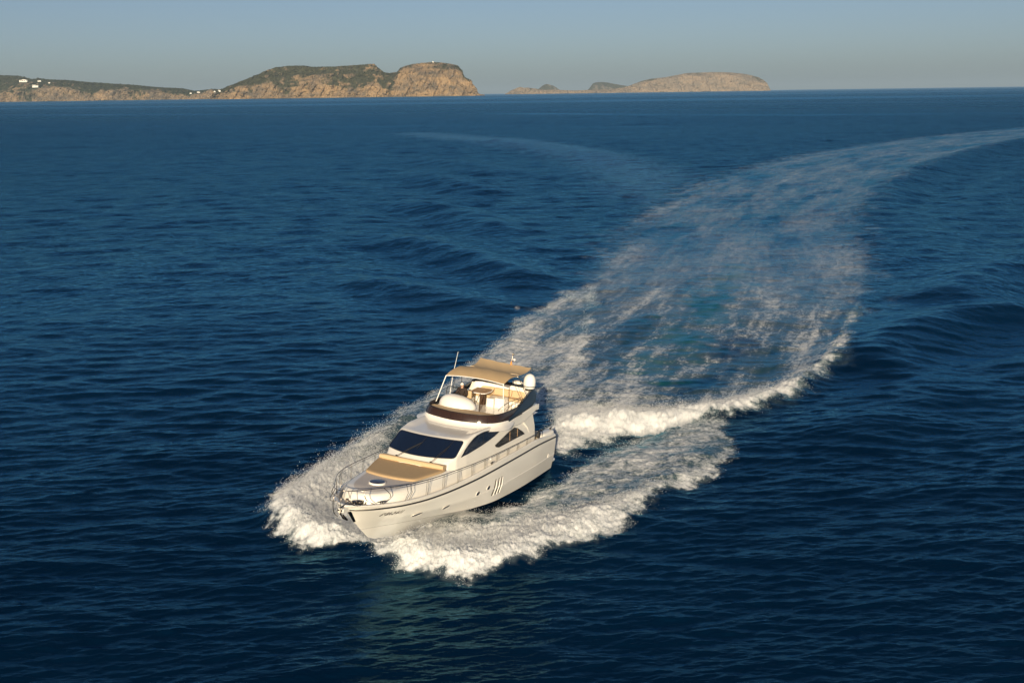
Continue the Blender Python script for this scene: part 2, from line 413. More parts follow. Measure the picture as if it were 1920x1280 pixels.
    at = me.attributes.new('far', 'FLOAT', 'POINT'); at.data.foreach_set('value', np.log10(np.maximum(RR, 1)).astype(np.float32))
    sw_ = np.zeros((n, 3), np.float32); sw_[:, 0] = X; sw_[:, 1] = Y
    infl = (wa > 0) | (pa > 0); bl = np.zeros(n); bl[idx] = wa
    sw_[idx, 0] = np.where(infl, sgn * 1.0, x); sw_[idx, 1] = np.where(infl, tT * .21, y)
    sw_[idx, 0] = sw_[idx, 0]; at = me.attributes.new('flow', 'FLOAT_VECTOR', 'POINT'); at.data.foreach_set('vector', sw_.ravel())
    at = me.attributes.new('inwash', 'FLOAT', 'POINT'); at.data.foreach_set('value', bl.astype(np.float32))
    me.materials.append(sea_material())
    o = bpy.data.objects.new('sea', me); COL.objects.link(o)
    tag(o, 'deep blue rippled sea with a broad white foaming wake', 'sea', kind='structure')
    return (x, y, h, pc, sc, sw, pws, sbs, sws, pw, sb, wa)

def sea_material():
    m, t, p = new_mat('sea_water'); N = t.nodes.new; Lk = t.links.new
    def attr(n, vec=False):
        a = N('ShaderNodeAttribute'); a.attribute_name = n; return a.outputs['Vector' if vec else 'Fac']
    def math_(op, a, b=None, c=None, clamp=False):
        q = N('ShaderNodeMath'); q.operation = op; q.use_clamp = clamp
        for k, v in enumerate((a, b, c)):
            if v is None: continue
            if isinstance(v, (int, float)): q.inputs[k].default_value = v
            else: Lk(v, q.inputs[k])
        return q.outputs[0]
    def rng_(v, a, b, c=0., d=1., typ='SMOOTHSTEP'):
        q = N('ShaderNodeMapRange'); q.interpolation_type = typ; Lk(v, q.inputs['Value'])
        for k, vv in zip(('From Min', 'From Max', 'To Min', 'To Max'), (a, b, c, d)): q.inputs[k].default_value = vv
        return q.outputs['Result']
    def noise(vec, sc, det=6, ro=.55, dist=0., scale=(1, 1, 1)):
        mp = N('ShaderNodeMapping'); mp.inputs['Scale'].default_value = scale; Lk(vec, mp.inputs['Vector'])
        q = N('ShaderNodeTexNoise'); q.inputs['Scale'].default_value = sc; q.inputs['Detail'].default_value = det
        q.inputs['Roughness'].default_value = ro; q.inputs['Distortion'].default_value = dist; Lk(mp.outputs[0], q.inputs['Vector'])
        return q.outputs['Fac']
    def mixc(f, a, b):
        q = N('ShaderNodeMix'); q.data_type = 'RGBA'
        if isinstance(f, float): q.inputs[0].default_value = f
        else: Lk(f, q.inputs[0])
        for k, v in ((6, a), (7, b)):
            if isinstance(v, tuple): q.inputs[k].default_value = (*v, 1)
            else: Lk(v, q.inputs[k])
        return q.outputs[2]
    geo = N('ShaderNodeTexCoord').outputs['Object']; flow = attr('flow', True)
    foam = attr('foam'); aer = attr('aeration'); calm = attr('calm'); far = attr('far')
    # foam pattern
    n1 = noise(geo, 1.5, 9, .70, .5); n2 = noise(flow, 1.1, 9, .68, .8); n3 = noise(geo, 13.0, 4, .7, .3, (1, 1, .2)); n4 = noise(geo, 4.5, 5, .7, .2); n5 = noise(geo, .42, 8, .72, .4)
    npat = math_('MULTIPLY_ADD', n2, .40, math_('MULTIPLY_ADD', n1, .20, math_('MULTIPLY_ADD', n4, .22, math_('MULTIPLY', n3, .18))))
    vor = N('ShaderNodeTexVoronoi'); vor.feature = 'DISTANCE_TO_EDGE'; vor.inputs['Scale'].default_value = 2.6
    wv = N('ShaderNodeVectorMath'); wv.operation = 'MULTIPLY_ADD'; nz = N('ShaderNodeTexNoise'); nz.inputs['Scale'].default_value = 1.3; nz.inputs['Detail'].default_value = 4; Lk(geo, nz.inputs['Vector'])
    Lk(nz.outputs['Color'], wv.inputs[0]); wv.inputs[1].default_value = (1.1, 1.1, 0); Lk(geo, wv.inputs[2]); Lk(wv.outputs[0], vor.inputs['Vector'])
    lace = rng_(vor.outputs['Distance'], .0, .22, .13, -.05)
    v = math_('ADD', math_('MULTIPLY_ADD', math_('SUBTRACT', npat, .5), 2.9, foam), -.5)
    v = math_('ADD', v, math_('MULTIPLY', lace, math_('SUBTRACT', 1.15, foam)))
    mask = math_('MULTIPLY', rng_(v, -.20, .48), rng_(foam, .0, .12))
    thin = math_('MULTIPLY', foam, math_('MULTIPLY_ADD', n2, .38, .0))
    mask = math_('MAXIMUM', mask, thin, clamp=True)
    soft = math_('MULTIPLY', foam, rng_(math_('MULTIPLY_ADD', n5, .3, math_('MULTIPLY_ADD', n2, .5, math_('MULTIPLY', n1, .2))), .30, .74, .1, 1.3), None, True)
    sf = rng_(far, 1.93, 2.13)
    mask = math_('ADD', math_('MULTIPLY', mask, math_('SUBTRACT', 1.0, sf)), math_('MULTIPLY', soft, sf), clamp=True)
    # water body
    deep = mixc(rng_(noise(geo, .035, 3, .5), .3, .7), (.0003, .0062, .021), (.0006, .0100, .031))
    body = mixc(aer, deep, (.010, .088, .105))
    ro = math_('ADD', rng_(far, 1.4, 3.3, .04, .30, 'LINEAR'), math_('MULTIPLY', calm, -.06))
    # ripples finer than the mesh
    b1 = noise(geo, 4.2, 3, .55, .3, (.55, 1.5, 1)); b2 = noise(geo, .9, 5, .6, .4, (.8, .8, 1)); b3 = noise(geo, .20, 6, .65, .3, (1, .5, 1))
    hgt = math_('MULTIPLY', math_('MULTIPLY', b1, rng_(far, 1.55, 2.1, .036, .02)), 1.0)
    hgt = math_('ADD', hgt, math_('MULTIPLY', b2, rng_(far, 1.75, 2.3, .0, .36)))
    b4 = noise(geo, .42, 5, .65, .3, (1, .8, 1)); hgt = math_('ADD', hgt, math_('MULTIPLY', b4, rng_(far, 1.9, 2.5, .0, .7)))
    hgt = math_('ADD', hgt, math_('MULTIPLY', b3, rng_(far, 2.1, 2.8, .0, 1.8)))
    hgt = math_('MULTIPLY', hgt, math_('SUBTRACT', 1.0, math_('MULTIPLY', calm, .55)))
    bp = N('ShaderNodeBump'); bp.inputs['Strength'].default_value = 1; bp.inputs['Distance'].default_value = 1; Lk(hgt, bp.inputs['Height'])
    # foam surface
    pf = N('ShaderNodeBsdfPrincipled'); pf.inputs['Roughness'].default_value = .75; pf.inputs['Specular IOR Level'].default_value = .25
    Lk(mixc(rng_(n1, .3, .7), (.60, .64, .68), (.82, .84, .86)), pf.inputs['Base Color'])
    fb = N('ShaderNodeBump'); fb.inputs['Strength'].default_value = .9; fb.inputs['Distance'].default_value = .055
    Lk(math_('ADD', math_('MULTIPLY', n3, .5), math_('MULTIPLY', mask, .6)), fb.inputs['Height']); Lk(fb.outputs[0], pf.inputs['Normal'])
    wd_ = N('ShaderNodeBsdfDiffuse'); Lk(body, wd_.inputs['Color']); Lk(bp.outputs[0], wd_.inputs['Normal'])
    gl = N('ShaderNodeBsdfGlossy'); gl.distribution = 'GGX'; gl.inputs['Color'].default_value = (.31, .76, 1.0, 1); Lk(ro, gl.inputs['Roughness']); Lk(bp.outputs[0], gl.inputs['Normal'])
    fr = N('ShaderNodeFresnel'); fr.inputs['IOR'].default_value = 1.33; Lk(bp.outputs[0], fr.inputs['Normal'])
    wm = N('ShaderNodeMixShader'); Lk(math_('MULTIPLY', fr.outputs[0], rng_(far, 1.6, 3.2, 1.0, .88, 'LINEAR')), wm.inputs[0]); Lk(wd_.outputs[0], wm.inputs[1]); Lk(gl.outputs[0], wm.inputs[2])
    t.nodes.remove(p)
    mx = N('ShaderNodeMixShader'); Lk(mask, mx.inputs[0]); Lk(wm.outputs[0], mx.inputs[1]); Lk(pf.outputs[0], mx.inputs[2])
    Lk(mx.outputs[0], t.nodes['Material Output'].inputs['Surface'])
    return m

SEA = build_sea()

def build_spray():
    x, y, h, pc, sc, sw, pws, sbs, sws, pw, sb, wa = SEA
    wgt = np.clip(pc * 1.0 * smooth01(60, 44, y) + sc * 1.0 + sw * .8 * smooth01(80, 62, y) + .22 * pw * smooth01(1.2, 0, -pws) + .22 * sb * smooth01(1.2, 0, -sbs), 0, 2)
    r = np.hypot(x, y); area = r * np.minimum(r * r / 23500, .0042 * r)
    pr = wgt * area; pr /= pr.sum()
    n = 180000; g = np.random.default_rng(3)
    k = g.choice(len(x), n, p=pr)
    jx = g.normal(0, .12, n); jy = g.normal(0, .12, n)
    clump = samp(noise_tile(512, 13, .15, 3, 77, -1.4), 13, x[k] + jx, y[k] + jy)
    up = np.abs(g.normal(0, 1, n)) * (.07 + .15 * np.clip(wgt[k], 0, 1.3)) * np.clip(1 + .6 * clump, .15, 2.4)
    P = np.stack([x[k] + jx, y[k] + jy, h[k] + up - .01], 1)
    s = .003 + .0055 * g.random(n) ** 2
    base = np.array([(1, 1, 1), (-1, -1, 1), (-1, 1, -1), (1, -1, -1)], float)
    A = base[None] * s[:, None, None] * (1 + .8 * g.random((n, 1, 3)))
    V = (P[:, None] + A).reshape(-1, 3)
    f = np.array([(0, 2, 1), (0, 1, 3), (0, 3, 2), (1, 2, 3)])
    Fc = (f[None] + 4 * np.arange(n)[:, None, None]).reshape(-1, 3).astype(np.int32)
    me = bpy.data.meshes.new('spray'); me.vertices.add(len(V)); me.vertices.foreach_set('co', V.astype(np.float32).ravel())
    nf = len(Fc); me.loops.add(nf * 3); me.loops.foreach_set('vertex_index', Fc.ravel()); me.polygons.add(nf)
    me.polygons.foreach_set('loop_start', np.arange(0, nf * 3, 3, dtype=np.int32)); me.polygons.foreach_set('loop_total', np.full(nf, 3, np.int32))
    me.update(calc_edges=True)
    me.materials.append(mat('spray_white', (.82, .84, .86), .5, var=.03))
    o = bpy.data.objects.new('sea_spray', me); COL.objects.link(o)
    tag(o, 'white spray droplets thrown up along the bow wave and stern wake', 'spray', kind='stuff')
build_spray()
# ------------------------------------------------------------------ land on the horizon
def land_material(name, rock_a, rock_b, scrub, green_bias):
    m, t, p = new_mat(name); N = t.nodes.new; Lk = t.links.new
    def noise(vec, sc, det=6, ro=.6, scale=(1, 1, 1)):
        mp = N('ShaderNodeMapping'); mp.inputs['Scale'].default_value = scale; Lk(vec, mp.inputs['Vector'])
        q = N('ShaderNodeTexNoise'); q.inputs['Scale'].default_value = sc; q.inputs['Detail'].default_value = det; q.inputs['Roughness'].default_value = ro
        Lk(mp.outputs[0], q.inputs['Vector']); return q.outputs['Fac']
    def mixc(f, a, b):
        q = N('ShaderNodeMix'); q.data_type = 'RGBA'; Lk(f, q.inputs[0])
        for k, v in ((6, a), (7, b)):
            if isinstance(v, tuple): q.inputs[k].default_value = (*v, 1)
            else: Lk(v, q.inputs[k])
        return q.outputs[2]
    def ramp(v, a, b):
        q = N('ShaderNodeMapRange'); q.interpolation_type = 'SMOOTHSTEP'; Lk(v, q.inputs['Value']); q.inputs['From Min'].default_value = a; q.inputs['From Max'].default_value = b; return q.outputs['Result']
    g = N('ShaderNodeTexCoord').outputs['Object']
    a = N('ShaderNodeAttribute'); a.attribute_name = 'scrub'
    n1 = noise(g, .012, 9, .68); n2 = noise(g, .004, 7, .65, (1, 1, 3)); n3 = noise(g, .03, 5, .7, (1, 1, .5))
    rock = mixc(ramp(n2, .35, .65), rock_a, rock_b)
    rock = mixc(ramp(n3, .50, .68), rock, tuple(c * .45 for c in rock_a))
    md = N('ShaderNodeMath'); md.operation = 'MULTIPLY_ADD'; Lk(n1, md.inputs[0]); md.inputs[1].default_value = 1.7; Lk(a.outputs['Fac'], md.inputs[2])
    cov = ramp(md.outputs[0], 1.10 - green_bias, 1.42 - green_bias)
    gr = mixc(ramp(n3, .35, .65), tuple(c * .6 for c in scrub), scrub)
    Lk(mixc(cov, rock, gr), p.inputs['Base Color'])
    p.inputs['Roughness'].default_value = .95; p.inputs['Specular IOR Level'].default_value = .1
    b = N('ShaderNodeBump'); b.inputs['Strength'].default_value = 1; b.inputs['Distance'].default_value = 45; Lk(n1, b.inputs['Height']); Lk(b.outputs[0], p.inputs['Normal'])
    return m

def land(name, ridge, cliff, D, m, label, back=1.0, seed=1, nu=520, rough=1.0, tree=1.0, flat=0., sbias=None):
    ridge = np.array(ridge, float); cliff = np.array(cliff, float)
    us = np.linspace(ridge[0, 0], ridge[-1, 0], nu)
    k = D / FPX
    top = np.array([at_dist(u, np.interp(u, ridge[:, 0], ridge[:, 1]), D)[2] for u in us])
    clf = np.array([at_dist(u, np.interp(u, cliff[:, 0], cliff[:, 1]), D)[2] for u in us])
    lat = np.array([at_dist(u, 180, D)[0] for u in us])
    top = np.maximum(top, 3 * k * .3); clf = np.clip(clf, 1 * k, top * .97)
    g = np.random.default_rng(seed)
    T1 = noise_tile(512, 60 * k, 1.2 * k, 25 * k, seed, -1.7); T2 = noise_tile(512, 23 * k, .5 * k, 4 * k, seed + 1, -1.3); T3 = noise_tile(512, 200 * k, 10 * k, 90 * k, seed + 2, -1.8)
    nv0, nv1, nv2, nv3 = 6, 26, 40, 16
    rows = []; scr = []
    hmax = top.max()
    hc = clf; ht = top
    w1 = .45 * hc + 1.5 * k; w2 = (1.5 * (ht - hc) + .5 * k) * (1 + flat)
    for s in np.linspace(-1, 0, nv0)[:-1]:
        rows.append((lat, -w1 * 0 + s * 2 * k, np.full(nu, 0.) + s * 3 * k)); scr.append(np.full(nu, -1.))
    for s in np.linspace(0, 1, nv1):
        ledge = s + .05 * np.sin(s * 12 + lat / (9 * k))
        rows.append((lat, w1 * s, hc * np.clip(ledge, 0, 1.02))); scr.append(np.full(nu, -.45 + .28 * s))
    for s in np.linspace(0, 1, nv2)[1:]:
        rows.append((lat, w1 + w2 * s, hc + (ht - hc) * (s ** .8))); scr.append(np.full(nu, .12 + .25 * s))
    for s in np.linspace(0, 1, nv3)[1:]:
        rows.append((lat, w1 + w2 + s * (1.5 * ht * back + 4 * k), ht * (1 - s ** 1.6) - s * 3 * k)); scr.append(np.full(nu, .4))
    X = np.array([r[0] for r in rows]); Y = np.array([r[1] for r in rows]); Z = np.array([r[2] for r in rows]); S = np.array(scr)
    nx = samp(T1, 60 * k, X * 1.15, Z * .75 + Y * .3); nx2 = samp(T2, 23 * k, X, Z * .7 + Y * .5); n3 = samp(T3, 200 * k, X, Y)
    isl = np.clip(Z / (2.0 * k), 0, 1)
    Y2 = Y + rough * (2.8 * k * nx + .7 * k * nx2 + 3.5 * k * n3) * np.clip(Z / (1 * k) + .6, 0, 1)
    ridge_w = np.clip((ht[None] - Z) / (6 * k), 0, 1)
    Z2 = Z + isl * (.50 * k * nx * ridge_w * rough + (.30 * k) * nx2 * tree)
    X2 = X + rough * .5 * k * samp(T1, 60 * k, X + 99, Z + 7)
    P = np.stack([X2, Y2 + D, Z2], -1)
    nv, nu_ = P.shape[:2]
    F = [(i * nu_ + j, i * nu_ + j + 1, (i + 1) * nu_ + j + 1, (i + 1) * nu_ + j) for i in range(nv - 1) for j in range(nu_ - 1)]
    o = mesh_obj(name, P.reshape(-1, 3), F, m, None, True)
    S2 = S + .16 * n3 + .10 * nx + (sbias(us)[None] if sbias else 0)
    at = o.data.attributes.new('scrub', 'FLOAT', 'POINT'); at.data.foreach_set('value', S2.astype(np.float32).ravel())
    tag(o, label, 'hill', kind='structure')
    return o

ROCK_A = (.40, .26, .15); ROCK_B = (.30, .215, .15); SCRUB = (.082, .082, .040)
mh = land_material('headland_ground', (.40, .28, .165), (.15, .13, .11), (.085, .088, .052), .36)  # second rock tone darkened to paint shadowed faces into the cliffs
mc = land_material('coast_ground', (.36, .265, .17), (.15, .13, .11), (.066, .074, .042), .48)  # same darkened rock tone, shade put into the cliff colour
mi = land_material('island_ground', (.33, .255, .185), (.22, .185, .15), (.13, .115, .07), -.22)
mb = land_material('far_islet_ground', (.20, .17, .13), (.17, .15, .12), (.09, .09, .06), .4)

land('headland', [(392, 182), (400, 172), (416, 164.5), (440, 155), (481, 136), (508, 125), (530, 122), (562, 121.5), (576, 124), (617, 123.5), (650, 121), (671, 119.5), (695, 118), (703, 124), (714, 134.5), (725, 136), (740, 134.7), (749, 126.6), (765, 121), (779, 118), (798, 116), (812, 115), (833, 117), (858, 122), (866, 131), (871, 144), (882, 149.6), (887, 157), (893, 166), (898, 176), (904, 177.5), (909, 178.5)],
     [(392, 181), (416, 173), (427, 168.6), (446, 162), (480, 160), (508, 157), (520, 163), (560, 164), (625, 160), (644, 168.5), (665, 168), (698, 158), (714, 166), (730, 170), (738, 160), (747, 140), (760, 133), (800, 140), (830, 132), (855, 130), (871, 146), (909, 178)],
     12000, mh, 'broad flat-topped headland of ochre cliffs and scrub', seed=31, nu=760, sbias=lambda u: -.22 * smooth01(725, 745, u) - .06 * smooth01(560, 620, u))
land('coast', [(-260, 150), (-180, 143), (-90, 138), (0, 141), (15, 143.7), (32, 147.5), (50, 146), (75, 148.7), (112, 150), (150, 153.7), (200, 157), (237, 158.7), (287, 163.7), (337, 166), (360, 170.5), (375, 169.5), (395, 167), (412, 168), (425, 178)],
     [(-260, 175), (0, 176), (30, 172), (62, 167.5), (100, 165), (125, 163), (150, 172), (175, 175), (225, 167), (260, 167.5), (285, 173), (312, 175), (357, 177), (400, 170), (425, 180)],
     15000, mc, 'low green wooded coast with pale cliffs at the left edge', seed=41, nu=760, tree=1.4, flat=.6)
land('island', [(948, 176.5), (953, 173), (959, 169.5), (970, 165), (977, 163), (983, 165), (989, 164.4), (1001, 166), (1020, 168), (1041, 168.5), (1075, 170), (1101, 169), (1125, 168.5), (1147, 167), (1171, 164.4), (1192, 156.8), (1205, 152), (1222, 147.8), (1252, 144.7), (1270, 141), (1291, 137), (1343, 135), (1373, 135.7), (1403, 138.7), (1427, 144.7), (1436, 150), (1440, 156), (1444, 168.5)],
     [(948, 176), (960, 173), (1000, 168.5), (1100, 171.5), (1171, 169), (1222, 152), (1291, 143), (1373, 140), (1440, 158), (1444, 169)],
     24000, mi, 'long low pale island humped at its right end', seed=51, nu=640, rough=.7, tree=.5)
land('islet', [(1004, 170), (1011, 166.8), (1016, 162), (1022, 158.5), (1026, 157.7), (1033, 159.5), (1038, 160.5), (1047, 167), (1053, 171)], [(1004, 172), (1053, 172)],
     30000, mb, 'small dark rounded islet behind the low end of the island', seed=61, nu=160, rough=.4, tree=.3)
land('islet', [(1100, 171), (1106, 166), (1113, 157), (1120, 154.5), (1131, 153.6), (1142, 155), (1150, 156.8), (1163, 159), (1177, 161.4), (1186, 164), (1196, 170)], [(1100, 172), (1196, 172)],
     30000, mb, 'larger dark green islet rising behind the middle of the island', seed=62, nu=200, rough=.4, tree=.3)

# white houses on the coast
m_wall = mat('white_render', (.80, .78, .74), .8, var=.04, scale=.2)
m_pane = mat('dark_window', (.03, .035, .04), .2)
def villa(px, py, D, wpx, hpx, label, blocks, group='white villas on the coast'):
    k = D / FPX
    d = ray(px, py + hpx * .5).normalized(); hit = None
    for nm in ('coast', 'headland'):
        ok, loc, nrm, ix = bpy.data.objects[nm].ray_cast((0, 0, CAM_H), d)
        if ok and (hit is None or loc.y < hit.y): hit = loc.copy()
    x, y, z = hit if hit else at_dist(px, py, D)
    e = empty('villa', (x, y - .3 * wpx * k, z))
    w_, h_ = wpx * k * .68, hpx * k * .6
    for (a, b, c, d_) in blocks:     # left, right, height, depth as fractions
        MB().box((a - .5) * w_, (b - .5) * w_, -.1 * w_, d_ * w_, -.35 * h_, c * h_).build('wall', m_wall, e)
        MB().box((a - .5) * w_ - .02 * w_, (b - .5) * w_ + .02 * w_, -.12 * w_, (d_ + .02) * w_, c * h_ + .0, c * h_ + .07 * h_).build('roof', m_wall, e)
        nw = max(1, int((b - a) * 5))
        for i in range(nw):
            cx = (a + (i + .5) / nw * (b - a) - .5) * w_; ww = .28 * (b - a) / nw * w_
            MB().box(cx - ww, cx + ww, -.1 * w_ - .03 * k - .004 * w_, -.1 * w_ + .0, c * h_ * .3, c * h_ * .68).build('window', m_pane, e)
    tag(e, label, 'house', group); return e
DC = 14900
villa(47, 150.5, DC, 22, 5.5, 'long white villa highest on the wooded slope at the left edge', [(0, .35, .75, .2), (.33, .8, 1, .25), (.8, 1, .7, .2)])
villa(68.5, 160.5, DC - 80, 16, 5.5, 'white villa just below the highest one, above the pale cliff', [(0, .6, 1, .25), (.58, 1, .75, .2)])
villa(75, 151.5, DC, 9, 3, 'small white house on the ridge right of the two large villas', [(0, .6, .8, .3), (.6, 1, 1, .3)])
villa(93, 155, DC, 5, 2.2, 'tiny pale house at the right end of the villa cluster', [(0, 1, 1, .4)])
villa(358, 174.5, DC - 100, 5, 2.5, 'small white house in the saddle between coast and headland', [(0, 1, 1, .4)])
villa(373, 172.5, DC - 100, 8, 2.6, 'long low white house right of the saddle house', [(0, .6, 1, .3), (.6, 1, .7, .3)])
villa(403, 171.5, 11600, 5, 2.6, 'small white house by the foot of the headland, left of a pair', [(0, 1, 1, .4)])
villa(412, 169.5, 11600, 7, 4.0, 'cream house at the foot of the headland, right of a pair', [(0, .5, 1, .3), (.5, 1, .7, .3)])
villa(812, 115.8, 11990, 4, 2.2, 'white house alone on the top of the headland bluff', [(0, .7, 1, .3), (.7, 1, .7, .3)])
# ------------------------------------------------------------------ yacht shape functions
TK = [0, .2, .4, .55, .7, .8, .88, .95, .985, 1.0]
LINES = {   # longitudinal lines of the hull: X, Y, Z at the stations
 'keel': ([.1, 3.5, 6.9, 9.2, 11.0, 12.4, 13.6, 14.7, 15.25, 15.5], [0] * 10, [-.55, -.6, -.6, -.58, -.5, -.35, -.1, .15, .33, .42]),
 'chine': ([.1, 3.5, 6.9, 9.2, 11.4, 12.9, 14.2, 15.35, 15.9, 16.12], [2.12, 2.17, 2.12, 1.92, 1.5, 1.15, .78, .36, .11, 0], [.10, .10, .18, .34, .58, .72, .83, .91, .93, .94]),
 'mid': ([.1, 3.5, 6.9, 9.4, 11.8, 13.4, 14.7, 15.85, 16.45, 16.66], [2.25, 2.33, 2.33, 2.2, 1.9, 1.58, 1.16, .58, .19, 0], [.92, .93, .98, 1.06, 1.17, 1.26, 1.33, 1.38, 1.4, 1.4]),
 'rub': ([.1, 3.5, 6.9, 9.4, 11.9, 13.6, 15.0, 16.25, 16.9, 17.1], [2.28, 2.37, 2.39, 2.3, 2.1, 1.87, 1.5, .88, .36, 0], [1.70, 1.70, 1.71, 1.72, 1.76, 1.81, 1.86, 1.90, 1.92, 1.92]),
 'gun': ([.1, 3.5, 6.9, 9.4, 12.0, 13.8, 15.3, 16.65, 17.32, 17.52], [2.24, 2.34, 2.37, 2.30, 2.12, 1.93, 1.60, .98, .42, 0], [1.96, 2.26, 2.26, 2.17, 2.11, 2.14, 2.20, 2.27, 2.31, 2.32])}
def hline(nm, t, c):
    return hermite(TK, LINES[nm][c], t)
def hull_sections(nt=90, rows=(('chine', 'mid', 7), ('mid', 'rub', 8), ('rub', 'gun', 5))):
    t = np.unique(np.r_[np.linspace(0, .8, 50), np.linspace(.8, .97, 22), np.linspace(.97, 1, 12)])
    out = []
    for a, b, n in rows:
        for s in np.linspace(0, 1, n)[:-1]:
            P = [(1 - s) * hline(a, t, c) + s * hline(b, t, c) for c in range(3)]
            out.append(np.stack(P, -1))
    out.append(np.stack([hline(rows[-1][1], t, c) for c in range(3)], -1))
    return t, np.array(out)          # rows x stations x 3
_T, HULL = hull_sections()
_HP = None
def hullY(X, Z):
    global _HP
    if _HP is None: _HP = HULL.reshape(-1, 3)
    d = (_HP[:, 0] - X)**2 * .3 + (_HP[:, 2] - Z)**2
    k = np.argsort(d)[:6]; wt = 1 / (d[k] + 1e-4)
    A = np.c_[_HP[k, 0] - X, _HP[k, 2] - Z, np.ones(6)] * np.sqrt(wt)[:, None]
    s, *_ = np.linalg.lstsq(A, _HP[k, 1] * np.sqrt(wt), rcond=1e-3)
    return float(s[2])
def gunX(X, c):                      # gunwale Y (1) or Z (2) at X
    t = np.linspace(0, 1, 400); return float(np.interp(X, hline('gun', t, 0), hline('gun', t, c)))
def sideY(X, Z):                     # port wall of the cabin
    b = np.interp(X, [2, 4, 7, 9, 10.2, 11.0, 11.5, 11.9], [2.0, 2.0, 1.95, 1.90, 1.84, 1.74, 1.55, 1.2])
    return float(b - .10 * max(Z - 2.6, 0) - .03 * max(Z - 3.3, 0))
# ------------------------------------------------------------------ yacht materials
gel = mat('white_gelcoat', (.87, .845, .79), .22, coat=.5, var=.025, scale=1.2)
gel2 = mat('white_deck', (.70, .685, .66), .6, var=.03, scale=9, bump=.004, bscale=160)
nonskid = mat('grey_nonskid', (.52, .49, .48), .75, var=.04, scale=14, bump=.004, bscale=180)
glass = mat('dark_glass', (.007, .014, .036), .05, var=.1, coat=.3)
sglass = mat('smoked_glass', (.018, .016, .014), .04, var=.15, scale=4)
brown = mat('smoked_brown_acrylic', (.032, .017, .011), .12, var=.25, scale=2.2, coat=.4)
dark = mat('dark_blue_fibreglass', (.012, .022, .034), .30, coat=.15, var=.1)
black = mat('black_stripe', (.015, .014, .016), .35)
antif = mat('dark_antifouling', (.030, .014, .010), .5, var=.2)
steel = mat('polished_steel', (.34, .30, .26), .25, metal=1.0, var=.1)
tan = mat('tan_cushion', (.46, .33, .19), .85, var=.07, scale=5, bump=.006, bscale=30)
tan2 = mat('sand_cushion', (.58, .43, .26), .85, var=.06, scale=5, bump=.006, bscale=30)
canvas = mat('tan_canvas', (.54, .39, .22), .9, var=.07, scale=3, bump=.01, bscale=7)
teak = mat('teak', (.42, .27, .15), .6, var=.15, scale=6)
rubber = mat('black_rubber', (.02, .02, .02), .6)
white_p = mat('white_plastic', (.80, .79, .77), .35, coat=.2, var=.02)
orange = mat('orange_cloth', (.75, .28, .06), .8)

Y0 = empty('motor_yacht'); Y0.matrix_world = YM
tag(Y0, 'white flybridge motor yacht planing towards the camera through its own spray', 'yacht')

def mirror(P): P = np.array(P, float).copy(); P[..., 1] *= -1; return P
def patch(pts, fn, off=.01, thick=.02, rings=4):
    # a pane: closed outline in (u, v), mapped on a curved wall by fn(u, v) -> point, lifted by off
    pts = np.array(pts, float); c = pts.mean(0); b = MB(); P = []
    for k in range(rings + 1):
        s = 1 - k / rings * .999
        P.append([fn(*(c + (p - c) * s)) for p in pts])
    P = np.array(P)
    e = P[0] * 1.0
    n = len(pts)
    G_ = np.concatenate([P, P[:, :1]], 1)
    b.grid(G_)
    return b, P

